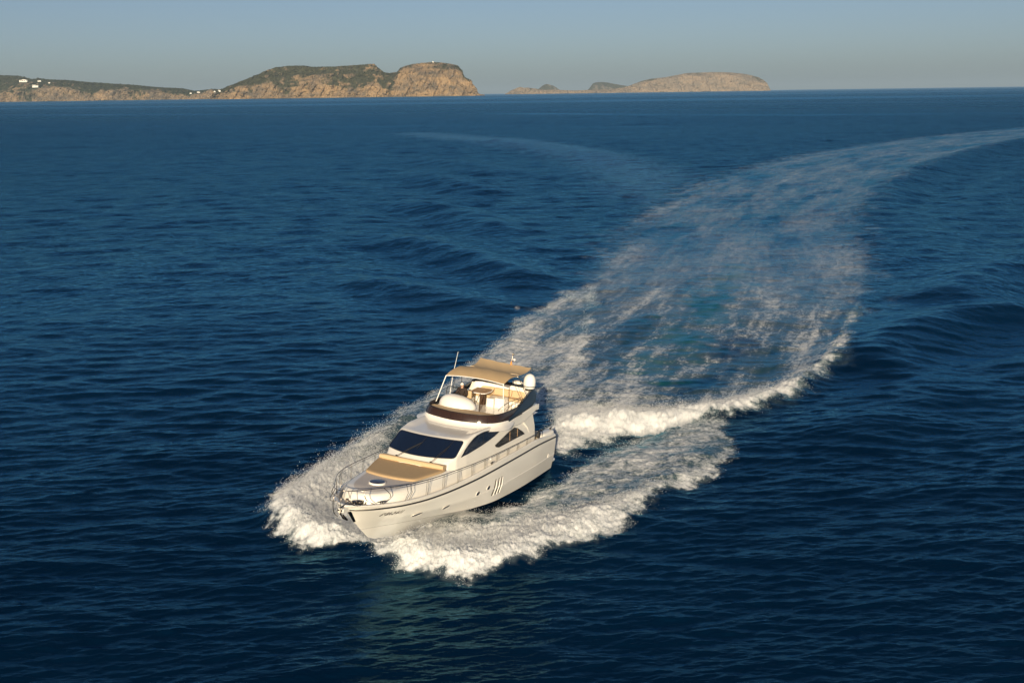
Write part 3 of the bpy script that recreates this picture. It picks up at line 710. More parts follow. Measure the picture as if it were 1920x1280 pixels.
# ---- hull
def build_hull():
    H = HULL; nr_, ns, _ = H.shape
    b = MB(); b.grid(H); b.grid(mirror(H)[:, ::-1])
    # cap, inner bulwark
    g = H[-1]; t = _T
    def inset(d, dz):
        q = g.copy(); tx = np.gradient(g[:, 0]); ty = np.gradient(g[:, 1]); l = np.hypot(tx, ty) + 1e-9
        q[:, 0] += ty / l * d * 1.0; q[:, 1] -= -tx / l * -d * 1.0
        q[:, 1] = np.maximum(g[:, 1] - np.abs(tx) / l * d, 0); q[:, 0] = g[:, 0] - np.abs(ty) / l * d; q[:, 2] += dz; return q
    cap = np.array([g, inset(.03, .025), inset(.12, .03), inset(.15, .0), inset(.17, -.22)])
    b.grid(cap); b.grid(mirror(cap)[:, ::-1])
    # transom
    col = H[:, 0]; T = [[(p[0], p[1] * s, p[2]) for s in np.linspace(1, -1, 9)] for p in col]
    b.grid(T)
    o = b.build('hull', gel, Y0, True, 50)
    # bottom, dark
    kt = np.array([np.stack([(1 - s) * hline('keel', t, c) + s * hline('chine', t, c) for c in range(3)], -1) for s in np.linspace(0, 1, 6)])
    b = MB(); b.grid(kt); b.grid(mirror(kt)[:, ::-1]); b.prism([(.1, 2.12, .1), (.1, -2.12, .1), (.1, 0, -.55)], (.01, 0, 0))
    m_bottom = antif
    fore = MB()
    b2 = b.build('hull_bottom', m_bottom, o, True, 40)
    # white forefoot: the paint below the chine is white forward of amidships
    i0 = np.searchsorted(_T, .52)
    kf = kt[:, i0:].copy(); kf[..., 2] -= .006; kf[..., 1] *= 1.004
    fore.grid(kf); fore.grid(mirror(kf)[:, ::-1]); fore.build('forefoot', gel, o, True, 50)
    # boot stripe just under the chine and the rub rail
    rb = HULL[15]; side = []
    prof = [(.0, .042), (.03, .03), (.038, 0), (.03, -.03), (0, -.044)]
    P = []
    for d, dz in prof:
        q = rb.copy(); tx = np.gradient(rb[:, 0]); ty = np.gradient(rb[:, 1]); l = np.hypot(tx, ty) + 1e-9
        q[:, 1] += np.abs(tx) / l * d; q[:, 0] += np.abs(ty) / l * d; q[:, 2] += dz; P.append(q)
    for k in range(len(P)): P[k][-1, 1] = 0
    b = MB(); b.grid(P); b.grid(mirror(np.array(P))[:, ::-1]); b.build('rub_rail', black, o, True, 60)
    # knuckle: a narrow proud moulding along the topsides
    rb = HULL[6]; m = (_T < .60); P = []
    for d, dz in [(.0, .012), (.012, .006), (.014, -.004), (.0, -.02)]:
        q = rb[m].copy(); q[:, 1] += d; q[:, 2] += dz; P.append(q)
    b = MB(); b.grid(P); b.grid(mirror(np.array(P))[:, ::-1]); b.build('knuckle_moulding', gel, o, True, 60)
    return o
hull = build_hull()

def on_hull(X, Z, off=.012, s=1): return (X, s * (hullY(X, Z) + off), Z)
def ring_outline(cx, cz, a, b, tilt=0, n=22):
    return [(cx + a * math.cos(t) * math.cos(tilt) - b * math.sin(t) * math.sin(tilt), cz + a * math.cos(t) * math.sin(tilt) + b * math.sin(t) * math.cos(tilt)) for t in np.linspace(0, 2 * math.pi, n, endpoint=False)]
for s in (1, -1):
    for X, Z, a in [(8.57, 1.2, .17), (9.55, 1.16, .17), (12.03, 1.12, .24), (13.89, 1.22, .27), (1.04, 1.0, .11)]:
        out = ring_outline(X, Z, a, .105 if a > .12 else .1)
        of = .04 if X > 11 else .014
        P, _ = patch(out, lambda u, v: on_hull(u, v, of, s), rings=2)
        ph = P.build('porthole', glass if a > .12 else white_p, hull, True)
        rim = MB().tube([on_hull(u, v, of - .004, s) for u, v in out], .011, 6, closed=True).build('rim', gel, ph, True, 80)
    # the three raked vents
    for x0, x1 in ((7.96, 8.06 - .10), (7.62, 7.62), (7.31, 7.28)):
        w_ = .10
        q = [(x0 - .02, 1.47), (x0 - .20, 1.42), (x0 - .22 - .02, .58), (x0 - .02 + .03, .66)]
        q = [(x0, 1.47), (x0 - .10, 1.44), (x0 - .12, 1.0), (x0 - .09, .60), (x0 + .06, .66), (x0 + .03, 1.05)]
        P, _ = patch(q, lambda u, v: on_hull(u, v, .010, s), rings=2)
        vt = P.build('vent', black, hull, False)
        lip = MB().tube([on_hull(u, v, .02, s) for u, v in [(x0 - .12, 1.42), (x0 - .15, 1.0), (x0 - .13, .60)]], [.02, .035, .02], 6)
        lip.build('vent_lip', white_p, vt, True, 80)

# ---- deck
def build_deck():
    xs = np.r_[np.linspace(.1, 15, 40), np.linspace(15.3, 17.25, 16)]
    P = [[(x, (gunX(x, 1) - .12) * s, gunX(x, 2) - (.16 if x > 2.6 else .16 + .5 * smooth01(2.6, 2.2, x))) for s in np.linspace(1, -1, 9)] for x in xs]
    MB().grid(P).build('deck', gel2, Y0, True, 40)
build_deck()

# ---- trunk cabin: the raised foredeck
def trunk():
    half = [(16.42, 0), (16.38, .25), (16.27, .52), (16.05, .80), (15.7, 1.03), (15.2, 1.22), (14.4, 1.38), (13.2, 1.51), (12.0, 1.60), (10.6, 1.70)]
    sp = spline([(a, b) for a, b in half], 4)
    def zt(x): return 2.60 + .08 * smooth01(15.5, 11, x) - .05 * smooth01(15.6, 16.5, x)
    rows = []
    for d, dz in [(-.30, .0), (-.16, -.003), (-.06, -.03), (.02, -.10), (.07, -.20), (.12, -.34), (.17, -.62)]:
        tx = np.gradient(sp[:, 0]); ty = np.gradient(sp[:, 1]); l = np.hypot(tx, ty)
        nx, ny = ty / l, -tx / l
        q = [(x + a * d, max(y + b_ * d, 0) if i else 0, zt(x) + dz - .035 * (y / 1.5)**2) for i, ((x, y), a, b_) in enumerate(zip(sp, nx, ny))]
        rows.append(q)
    R = np.array(rows); b = MB(); b.grid(R); b.grid(mirror(R)[:, ::-1])
    top = R[0]; cols = [[(p[0], p[1] * s, p[2] + .02 * (1 - s * s)) for s in np.linspace(1, -1, 11)] for p in top]
    b.grid(cols)
    o = b.build('trunk_cabin', gel, Y0, True, 60)
    # non-skid panel on top
    pan = []
    for p in top[2:]:
        pan.append([((p[0] - .03), p[1] * .985 * s, p[2] + .006 + .02 * (1 - s * s)) for s in np.linspace(1, -1, 11)])
    MB().grid(pan).build('nonskid_panel', nonskid, o, True, 60)
    return o, zt
trunk_o, TZ = trunk()

# ---- superstructure
def front_z(X, Y):                   # raked front, bulging forward in the middle
    c = .62 * (1 - min(1, (abs(Y) / 1.72))**2)
    return 3.06 + (11.05 + c - X) * .565
def roof_z(X, Y):
    return 3.70 + .03 * (1 - (Y / 1.8)**2) + .12 * float(smooth01(1.2, 1.72, abs(Y)) * smooth01(10.0, 9.1, X))
def top_z(X, Y):
    a, b = front_z(X, Y), roof_z(X, Y); k = .10; h = max(k - abs(a - b), 0) / k
    return min(a, b) - h * h * k * .25
def cabin():
    xs = np.r_[np.linspace(3.0, 9, 26), np.linspace(9.15, 12.15, 44)]
    P = []
    for X in xs:
        row = []
        yb = sideY(X, 2.0)
        # eaves: where the wall meets the top
        ye = yb - .16
        zc = top_z(X, ye)
        zb = 1.95 if X < 11.3 else 2.3
        zs = np.linspace(zb, max(zc - .12, zb + .02), 9)
        for z in zs: row.append((X, sideY(X, z), z))
        y1 = sideY(X, zs[-1])
        for a in (.25, .5, .75, 1.0):
            an = a * math.pi / 2; yy = y1 - .13 * (1 - math.cos(an)); row.append((X, yy, zs[-1] + (top_z(X, yy - .05) - zs[-1]) * math.sin(an)))
        ye = y1 - .13
        for s in np.linspace(1, 0, 10)[1:]: row.append((X, ye * s, top_z(X, ye * s)))
        P.append(row)
    P = np.array(P); b = MB(); b.grid(P); b.grid(mirror(P)[:, ::-1])
    e = P[0]; b.v += [tuple(p) for p in e] + [(p[0], -p[1], p[2]) for p in e[::-1]]; n = 2 * len(e); b.f.append(tuple(range(len(b.v) - n, len(b.v))))
    return b.build('superstructure', gel, Y0, True, 42)
cabin_o = cabin()

# windscreen glass on the raked front
def ws_map(u, v):                    # u across -1..1, v up 0..1
    yb, yt = 1.70, 1.64; Y = u * (yb + (yt - yb) * v)
    c = .62 * (1 - min(1, abs(Y) / 1.72)**2)
    X = (11.10 + c) + ((10.04 + c * .8) - (11.10 + c)) * v
    return (X + .012, Y, top_z(X, Y) + .022)
def round_rect(a, b, r, n=7, m=10):
    out = []
    for cx, cy, a0 in ((a - r[0], b - r[1], 0), (-a + r[0], b - r[1], 90), (-a + r[0], -b + r[1], 180), (a - r[0], -b + r[1], 270)):
        for k in range(n):
            an = math.radians(a0 + 90 * k / (n - 1)); out.append((cx + r[0] * math.cos(an), cy + r[1] * math.sin(an)))
    res = []
    for i in range(len(out)):
        p, q = np.array(out[i]), np.array(out[(i + 1) % len(out)]); k = max(1, int(np.hypot(*(q - p)) / .12))
        for j in range(k): res.append(tuple(p + (q - p) * j / k))
    return res
out = [(u, .5 + v) for u, v in round_rect(.985, .47, (.07, .13))]
P, _ = patch(out, ws_map, rings=10)
wsc = P.build('windscreen', glass, Y0, True, 60)
MB().tube([ws_map(u, v) for u, v in out], .016, 6, closed=True).build('seal', black, wsc, True, 80)
for y0, y1, xo in ((-.50, -.02, 0), (.50, .72, 0)):
    b = MB()
    a = Vector(ws_map(y0, -.22)); c = Vector(ws_map(y1, .62)); m_ = (a + c) / 2 + Vector((0.02, 0, .05))
    b.tube([a, m_, c + Vector((0, 0, .03))], .012, 6); b.tube([a + Vector((0, .07, 0)), m_ + Vector((0, .07, 0)), c + Vector((0, 0.02, .03))], .009, 6)
    b.lathe([(.0, .06), (.045, .05), (.05, 0)], a, 10)
    wp = b.build('wiper', rubber, Y0, True, 60)
    q = [Vector(ws_map(y1 + k, .62 + .06 * 0)) + Vector((0.01, 0, .025)) for k in (-.03, .05)]
    MB().tube([Vector(ws_map(y1 - .04, .30)) + Vector((.01, 0, .02)), c + Vector((0, 0, .04)), Vector(ws_map(y1 + .03, .90)) + Vector((.01, 0, .02))], .009, 5).build('blade', rubber, wp, True)

# side windows
BIG = [(10.62, 3.04), (10.31, 3.29), (9.88, 3.50), (9.42, 3.66), (9.15, 3.715), (8.78, 3.74), (8.4, 3.74), (7.92, 3.70), (7.35, 3.61), (6.66, 3.50), (6.98, 3.42), (7.39, 3.34), (8.08, 3.25), (8.75, 3.18), (10.0, 3.08)]
TRI = [(7.32, 2.88), (7.22, 2.79), (6.92, 2.71), (6.41, 2.72), (5.24, 2.74), (3.91, 2.75), (4.18, 2.92), (4.78, 3.2), (5.1, 3.29), (5.75, 3.21), (6.6, 3.03)]
def densify(p, n=3):
    return [tuple(np.array(p[i]) + (np.array(p[(i + 1) % len(p)]) - np.array(p[i])) * k / n) for i in range(len(p)) for k in range(n)]
for s in (1, -1):
    for out, nm, bars in ((BIG, 'side_window', (8.55,)), (TRI, 'quarter_window', (5.7, 4.8))):
        f = lambda u, v: (u, s * (sideY(u, v) + .012), v)
        P, _ = patch(densify(out), f, rings=6)
        wdw = P.build(nm, glass if nm == 'side_window' else sglass, Y0, True, 60)
        MB().tube([f(*p) for p in out], .016, 6, closed=True).build('frame', black, wdw, True, 80)
        for bx in bars:
            zz = [z for z in np.linspace(2.6, 3.8, 60)]
            # keep the bar inside the outline
            a = np.array(out); ins = []
            for z in zz:
                c = False
                for i in range(len(a)):
                    (x1, z1), (x2, z2) = a[i - 1], a[i]
                    if (z1 > z) != (z2 > z) and bx < (x2 - x1) * (z - z1) / (z2 - z1) + x1: c = not c
                if c: ins.append(z)
            if ins: MB().tube([f(bx + .06 * (ins[0] - z) / .5, z) for z in (ins[0] + .02, (ins[0] + ins[-1]) / 2, ins[-1] - .02)], .014, 5).build('mullion', black if nm == 'side_window' else teak, wdw, True)

# ---- flybridge: moulding, coaming, smoked screen, wings
def fly_outline(d=0., xa=2.2):       # half outline from the front centre to the aft end
    pts = [(8.02, 0), (7.98, .45), (7.86, .90), (7.70, 1.35), (7.40, 1.74), (6.8, 1.98), (5.8, 2.05), (4.6, 2.03), (3.4, 1.98), (xa, 1.96)]
    sp = spline(pts, 4); tx = np.gradient(sp[:, 0]); ty = np.gradient(sp[:, 1]); l = np.hypot(tx, ty)
    return np.array([(x + a * d, max(y + b * d, 0) if i else 0.) for i, ((x, y), a, b) in enumerate(zip(sp, ty / l, -tx / l))])
def fly():
    prof = [(.46, 3.66), (.36, 3.70), (.24, 3.745), (.14, 3.81), (.07, 3.88), (.03, 3.95), (-.02, 3.96), (-.06, 3.93), (-.08, 3.60)]
    rows = []
    for d, z in prof:
        o = fly_outline(d); f = np.interp(o[:, 0], [5.5, 7.2], [0, 1])
        o2 = fly_outline(d * 1.0)
        dd = [ (x, y if d < .05 else np.interp(x, [5.5, 7.0], [fly_outline(.03)[i, 1], y]), z if z > 3.83 else np.interp(x, [5.5, 7.0], [max(z, 3.70), z])) for i, (x, y) in enumerate(o2)]
        rows.append(dd)
    R = np.array(rows); b = MB(); b.grid(R); b.grid(mirror(R)[:, ::-1])
    o = b.build('flybridge_coaming', gel, Y0, True, 45)
    # floor
    ol = fly_outline(-.07); fl = [[(p[0], p[1] * s, 3.62) for s in np.linspace(1, -1, 7)] for p in ol]
    MB().grid(fl).build('flybridge_floor', teak, Y0, False)
    fl = [[(p[0], p[1] * s, 3.52) for s in np.linspace(1, -1, 7)] for p in fly_outline(.0)]
    MB().grid(fl[20:]).build('flybridge_soffit', gel, Y0, False)
    # smoked screen
    P = []; n = 0
    for d, z in [(.045, 3.90), (.02, 4.02), (-.035, 4.16), (-.10, 4.30)]:
        q = fly_outline(d); q = q[q[:, 0] > 4.3]; n = len(q) if not n else min(n, len(q))
        P.append([(x, y, z - .0) for x, y in q])
    P = [p[:n] for p in P]; inner = [[(x - .02, y * .99, z) for x, y, z in p] for p in P[::-1]]
    R = np.array(P + inner); b = MB(); b.grid(R); b.grid(mirror(R)[:, ::-1])
    sc = b.build('wind_screen', brown, Y0, True, 40)
    rim = P[-1]; full = [(x, -y, z) for x, y, z in rim[::-1]] + rim[1:]
    MB().tube(full, .018, 6).build('screen_rim', black, sc, True, 80)
    for yy in (-1.45, -.9, -.2, .5, 1.15, 1.62):
        k = int(np.argmin([abs(p[1] - abs(yy)) + (9 if p[0] < 7 and abs(yy) < 1.5 else 0) for p in P[0]]))
        b = MB()
        pts = [(P[j][k][0] + .008, math.copysign(P[j][k][1], yy) , P[j][k][2]) for j in range(4)]
        b.tube(pts, .007, 5); b.build('seam', black, sc, True)
    return o
fly_o = fly()

# long white side mouldings sweeping up aft, and the dark wings above them
ARM = [(6.6, 3.66), (6.3, 3.83), (5.2, 3.90), (4.0, 3.95), (2.62, 4.06), (2.46, 3.98), (2.44, 3.80), (3.0, 3.66), (4.1, 3.42), (5.0, 3.40), (6.2, 3.52)]
WING = [(6.44, 3.80), (6.17, 3.99), (5.05, 4.24), (3.81, 4.47), (2.80, 4.67), (2.50, 4.72), (2.28, 4.70), (2.17, 4.58), (2.24, 4.44), (2.68, 4.17), (3.4, 4.05), (4.84, 3.95), (5.8, 3.86)]
def lean(z): return .62 * max(z - 4.02, 0)
for s in (1, -1):
    P = []
    for d, yy in ((.0, 1.90), (.06, 1.90), (.09, 1.96), (.06, 2.04), (.0, 2.06)):
        pass
    def slab(out, y0, y1, name, m, bev):
        b = MB().prism([(x, s * y0, z) for x, z in out], (0, s * (y1 - y0), 0))
        return b.build(name, m, Y0, False, bevel=bev)
    slab(ARM, 1.84, 2.06, 'side_moulding', gel, .05)
    # wing with a bulging outer face
    out = densify(WING, 3); c = np.array(out).mean(0); rows = []
    for k, (sc_, yy) in enumerate([(1.0, 2.02), (1.0, 2.07), (.95, 2.10), (.85, 2.115), (.6, 2.12), (.3, 2.12), (.02, 2.12)]):
        rows.append([(c[0] + (x - c[0]) * sc_, s * (yy - lean(c[1] + (z - c[1]) * sc_)), c[1] + (z - c[1]) * sc_) for x, z in out])
    R = np.array(rows); R = np.concatenate([R, R[:, :1]], 1); b = MB().grid(R)
    inn = [[(c[0] + (x - c[0]) * q, s * (2.02 - lean(c[1] + (z - c[1]) * q)), c[1] + (z - c[1]) * q) for x, z in out] for q in (1., .6, .3, .02)]
    inn = np.array(inn); inn = np.concatenate([inn, inn[:, :1]], 1); b.grid(inn)
    b.build('dark_wing', dark, Y0, True, 75)
    # strut down to the side deck
    q = [(4.25, 3.46), (3.0, 3.62), (2.62, 2.95), (2.45, 2.30), (2.5, 1.85), (3.25, 1.85), (3.1, 2.45), (3.6, 3.0)]
    b = MB().prism([(x, s * 1.86, z) for x, z in q], (0, s * .14, 0)); b.build('aft_strut', gel, Y0, False, bevel=.03)

# aft bar and white backrest wall of the flybridge
bar = [(2.55, 1.66, 4.66), (2.34, 1.52, 4.69), (2.16, 1.1, 4.71), (2.08, .5, 4.72), (2.05, 0, 4.72)]
bar = bar + [(x, -y, z) for x, y, z in bar[-2::-1]]
bs = [tuple(p) for p in spline(bar, 4)]
MB().tube(bs, .085, 10).build('arch_bar', dark, Y0, True, 80)
wl = [[(x + .10 + .16 * k, y * (.98 + .10 * k), 4.66 - .60 * k) for x, y, z in bs] for k in (0, .33, .66, 1.)]
b = MB().grid(wl); b.grid([[(x - .02, y * (.98 + .14 * k), 4.68 - .75 * k) for x, y, z in bs] for k in (1., 0)]); b.build('back_wall', gel, Y0, True, 50)

# ---- foredeck sunpad with backrest
def sunpad():
    def zt(x, y): return TZ(x) + .03 + .0 * x
    out = [(11.92, 1.60), (12.3, 1.56), (13.35, 1.30), (13.78, 1.18), (13.92, 1.02), (14.02, .6), (14.06, .2), (14.06, 0)]
    sp = spline(out, 5); full = [tuple(p) for p in sp] + [(x, -y) for x, y in sp[-2::-1]]
    rows = []
    for d, z in [(0.04, 0), (.05, .04), (.02, .075), (-.03, .09), (-.15, .095)]:
        c = np.array([12.9, 0]); rr = []
        for x, y in full:
            v = np.array([x, y]) - c; l = np.hypot(*v); q = c + v * (1 + d / l); rr.append((q[0], q[1], TZ(q[0]) + z))
        rows.append(rr)
    R = np.array(rows); b = MB(); Rc = np.concatenate([R, R[:, :1]], 1); b.grid(Rc)
    b.v += [tuple(p) for p in R[-1]]; n = len(R[-1]); b.f.append(tuple(range(len(b.v) - n, len(b.v))))
    o = b.build('sunpad', tan, Y0, True, 60)
    MB().tube([(xx, 0, TZ(xx) + .092) for xx in np.linspace(12.15, 14.0, 9)], .004, 5).build('seam', tan2, o, True)
    b = MB(); 
    for k in range(1):
        pts = [(11.98 + .03 * (1 - (y / 1.5)**2), y, TZ(12) + .16) for y in np.linspace(-1.58, 1.58, 13)]
        b.tube(pts, [.10, .125] + [.13] * 9 + [.125, .10], 12)
        b.box(11.74, 11.99, -1.57, 1.57, TZ(12) + .02, TZ(12) + .23)
    b.build('backrest', tan2, o, True, 60, label='raised lighter bolster along the back of the sunpad')
sunpad()
# deck hatch
b = MB().lathe([(.36, -.03), (.36, .03), (.33, .048), (.30, .04)], (14.93, 0, TZ(14.9) + .02), 32)
ht = b.build('deck_hatch', gel, Y0, True, 40)
MB().lathe([(.325, .046), (.15, .055), (.0, .06)], (14.93, 0, TZ(14.9) + .02), 32).build('pane', brown, ht, True, 80)
b = MB()
for k in range(3): b.box(14.93 - .12 + .1 * k, 14.93 - .09 + .1 * k, -.16, .16, TZ(14.9) + .065, TZ(14.9) + .075)
b.build('latch', steel, ht)

# ---- rails
def rail_pt(X, s, h, out=0.0):
    y = gunX(min(X, 17.5), 1) - .07 + out; return (X, s * max(y, 0), gunX(min(X, 17.5), 2) + h)
def rails():
    xs = [3.15, 4.5, 6, 8, 10, 12, 13.5, 14.8, 15.8, 16.6, 17.2]
    def top_h(X): return .34 + .30 * smooth01(3.0, 15.5, X) + .08 * smooth01(8, 12, X)
    def line(fr, ext):
        P = []
        for X in xs: P.append(rail_pt(X, 1, top_h(X) * fr, .05 * smooth01(12, 16, X)))
        if ext:
            P = [(2.55, gunX(2.6, 1) - .10, gunX(2.6, 2) + .02), (2.62, gunX(2.6, 1) - .07, gunX(2.6, 2) + .24), (2.85, gunX(2.9, 1) - .07, gunX(2.9, 2) + .34 * fr)] + P
            P[-1] = (17.25, .62, 2.31 + .70 * fr); P += [(17.62, .40, 2.33 + .70 * fr), (17.80, .16, 2.34 + .70 * fr), (17.84, 0, 2.34 + .70 * fr)]
        return P
    P = line(1, True); full = [tuple(p) for p in spline(P, 4)]; full = full + [(x, -y, z) for x, y, z in full[-2::-1]]
    top = MB().tube(full, .016, 7).build('guard_rail', steel, Y0, True, 80)
    P = [rail_pt(X, 1, top_h(X) * .86) for X in xs if X < 15.9]
    for s in (1, -1):
        MB().tube([(x, s * y, z) for x, y, z in [tuple(p) for p in spline(P, 3)]], .008, 6).build('middle_rail', steel, top, True, 80)
        X = 4.2
        while X < 16.2:
            for dx in ((-.055, .055) if X < 15 else (-.1, .12)):
                a = rail_pt(X + dx, s, .02); c = rail_pt(X + dx, s, top_h(X), .05 * float(smooth01(12, 16, X)))
                if X < 15: MB().tube([a, c], .009, 6).build('stanchion', steel, top, True, 80)
                else:
                    m_ = ((a[0] + c[0]) / 2 - .06, (a[1] + c[1]) / 2 + s * .09, (a[2] + c[2]) / 2)
                    MB().tube([a, m_, (c[0], c[1], c[2])], .012, 6).build('stanchion', steel, top, True, 80)
            X += 1.22
        # pulpit legs
        for (x0, y0, z0), (x1, y1, z1), (x2, y2, z2) in [((16.55, .86, 2.29), (17.15, .80, 2.62), (17.15, .66, 3.00)), ((17.05, .55, 2.3), (17.75, .50, 2.55), (17.70, .30, 3.03)), ((16.3, 1.1, 2.28), (16.05, 1.28, 2.6), (16.35, 1.12, 2.96))]:
            pts = [tuple(p) for p in spline([(x0, s * y0, z0), (x1, s * y1, z1), (x2, s * y2, z2)], 4)]
            MB().tube(pts, .015, 6).build('pulpit_leg', steel, top, True, 80)
        pts = [tuple(p) for p in spline([(17.80, s * .14, 3.03), (18.02, s * .17, 2.75), (17.98, s * .17, 2.2), (17.70, s * .15, 1.9)], 4)]
        MB().tube(pts, .016, 6).build('pulpit_leg', steel, top, True, 80)
rails()

# ---- bow: roller, anchor, windlass, cleats
b = MB().prism([(17.2, -.13, 2.30), (17.78, -.10, 2.28), (17.80, -.10, 2.12), (17.1, -.13, 2.0)], (0, .26, 0)); br = b.build('bow_roller', gel, Y0, False, bevel=.02)
MB().lathe([(.0, -.11), (.07, -.11), (.05, 0), (.07, .11), (0, .11)], (17.74, 0, 2.2), 14, 'y').build('roller', rubber, br, True)
b = MB(); b.tube([(17.35, 0, 2.36), (17.75, 0, 2.30), (17.80, 0, 2.10), (17.60, 0, 1.92), (17.42, 0, 1.80)], [.03, .035, .035, .035, .03], 8)
b.prism([(17.50, 0, 1.96), (17.34, .14, 1.72), (17.22, 0, 1.62), (17.34, -.14, 1.72)], (.04, 0, .03))

b.build('anchor', steel, Y0, True, 30)
MB().prism([(17.22, -.10, 1.98), (17.44, -.05, 2.02), (17.28, 0, 1.45), (16.86, 0, 1.38), (16.92, -.10, 1.7)], (0, .0, 0)) if False else None
# dark stainless stem guard
b = MB(); sg = []
for z, xx in ((2.0, 17.20), (1.8, 17.02), (1.6, 16.86), (1.42, 16.70)):
    sg.append([(xx - .26, .20 * (z - .9), z), (xx - .06, .10 * (z - .9), z), (xx + .012, 0, z), (xx - .06, -.10 * (z - .9), z), (xx - .26, -.20 * (z - .9), z)])
b.grid(sg); b.build('stem_guard', steel, hull, True, 80)
b = MB(); zz = gunX(16.6, 2) - .16
b.lathe([(.15, 0), (.15, .05), (.10, .07), (.07, .14), (.11, .20), (.11, .24), (0, .25)], (16.78, .05, zz), 18); b.box(16.62, 16.98, -.20, -.02, zz, zz + .14)
b.lathe([(.0, -.1), (.09, -.1), (.10, -.03), (.06, 0), (.10, .03), (.09, .1), (0, .1)], (16.66, .24, zz + .17), 16, 'y')
b.tube([(16.9, 0, zz + .12), (17.2, 0, 2.36), (17.5, 0, 2.34)], .022, 6)
b.build('windlass', steel, Y0, True, 40)
b = MB(); b.tube([tuple(p) for p in spline([(16.55, -.30, zz + .03), (16.60, -.40, zz + .16), (16.75, -.36, zz + .2), (16.85, -.28, zz + .05)], 4)], .03, 7)
b.tube([tuple(p) for p in spline([(16.7, .4, zz + .05), (16.5, .42, zz + .15), (16.4, .3, zz + .10), (16.5, .2, zz + .04)], 4)], .03, 7); b.build('mooring_rope', mat('grey_rope', (.22, .18, .15), .9, bump=.01), Y0, True, 80)
def cleat(x, y, z, rot, L=.24):
    b = MB(); c, s = math.cos(rot), math.sin(rot)
    f = lambda u, v: (x + u * c, y + u * s, z + v)
    b.tube([f(-L, .10), f(-L * .5, .115), f(L * .5, .115), f(L, .10)], [.014, .026, .026, .014], 8)
    b.tube([f(-.06, 0), f(-.05, .11)], .025, 8); b.tube([f(.06, 0), f(.05, .11)], .025, 8)
    b.build('cleat', steel, Y0, True, 60)
for s in (1, -1):
    cleat(16.35, s * (gunX(16.35, 1) - .10), gunX(16.35, 2) + .02, -s * .5)
    cleat(8.3, s * (gunX(8.3, 1) - .09), gunX(8.3, 2) + .02, 0, .16)
    cleat(.5, s * 2.08, 2.26, 0, .20)
    # rounded white quarter boxes at the stern
    b = MB(); zq = 1.94
    P = []
    for sc_, z in ((1, zq - .1), (1, zq + .12), (.96, zq + .22), (.86, zq + .29), (.6, zq + .315), (.05, zq + .32)):
        P.append([(.95 + 0.85 * sc_ * math.copysign(abs(math.cos(a))**.45, math.cos(a)), s * (1.98 + .24 * sc_ * math.copysign(abs(math.sin(a))**.6, math.sin(a))), z) for a in np.linspace(0, 2 * math.pi, 32)])
    b.grid(P); b.build('quarter_box', gel, Y0, True, 60)
    # dark drum and hoop by the boarding gate
    MB().lathe([(0, -.05), (.17, -.05), (.19, 0), (.17, .05), (.05, .07), (0, .07)], (2.25, s * 2.10, 2.36), 20, 'y').build('mooring_winch', rubber, Y0, True, 50)
    MB().tube([tuple(p) for p in spline([(2.9, s * 2.20, 2.58), (2.4, s * 2.20, 2.66), (2.0, s * 2.18, 2.60), (1.88, s * 2.16, 2.2)], 4)], .018, 7).build('gate_hoop', steel, Y0, True, 80)
    # small white dome light on the cabin wall
    MB().ell((7.77, s * (sideY(7.77, 2.35) + .0), 2.35), .07, .06, .07).build('deck_light', white_p, Y0, True, 80)
    MB().ell((7.15, s * 1.97, 3.66), .05, .05, .07).build('navigation_light', rubber, Y0, True, 80)

# ---- stern platform
b = MB(); out = [(.12, 2.05), (-.75, 2.0), (-1.0, 1.75), (-1.08, 1.2), (-1.1, 0)]; out = out + [(x, -y) for x, y in out[-2::-1]]
b.prism([(x, y, .28) for x, y in out], (0, 0, .14)); b.build('swim_platform', gel, Y0, False, bevel=.04)
# cockpit bench behind the saloon
MB().box(.6, 1.3, -1.6, 1.6, 1.5, 1.95).build('cockpit_bench', tan2, Y0, bevel=.05)

# ---- flybridge furniture
# sand pad in front of the helm, tucked behind the screen
ol = fly_outline(-.13); ol = ol[(ol[:, 0] > 6.35)]; full = [(x, -y) for x, y in ol[::-1]] + [tuple(p) for p in ol[1:]]
b = MB(); rows = []
for k, z in ((1.0, 3.62), (1.0, 4.12), (.985, 4.155), (.95, 4.165)):
    rows.append([(6.6 + (x - 6.6) * k, y * k, z) for x, y in full])
R = np.array(rows); R = np.concatenate([R, R[:, :1]], 1); b.grid(R); b.v += [tuple(p) for p in R[-1][:-1]]; n = len(R[-1]) - 1; b.f.append(tuple(range(len(b.v) - n, len(b.v))))
b.build('forward_pad', tan2, Y0, True, 50)
# white helm console cowl
P = []
for k in range(28):
    a = 2 * math.pi * k / 28; row = []
    for e in np.linspace(0, math.pi / 2, 10):
        cx, cy = 6.10, -.74
        x = cx + (.62 if math.cos(a) > 0 else .50) * math.cos(a) * math.cos(e)**.8; y = cy + .98 * math.sin(a) * math.cos(e)**.75
        row.append((x, y, 4.12 + (.56 - .10 * (y - cy)) * math.sin(e)))
    P.append(row)
b = MB().grid(P, closed_u=True); b.box(5.5, 6.2, -1.6, .12, 3.62, 4.2); con = b.build('helm_console', white_p, Y0, True, 60)
MB().prism([(5.62, -1.45, 4.22), (5.50, -1.45, 4.05), (5.50, -.35, 4.05), (5.62, -.35, 4.22)], (-.03, 0, .02)).build('instrument_panel', rubber, con)
b = MB(); b.tube([(5.50 + .05 * math.sin(t), -1.05 + .19 * math.cos(t), 4.44 + .18 * math.sin(t)) for t in np.linspace(0, 2 * math.pi, 18, endpoint=False)], .018, 6, closed=True)
b.tube([(5.66, -1.05, 4.36), (5.50, -1.05, 4.44)], .025, 6)
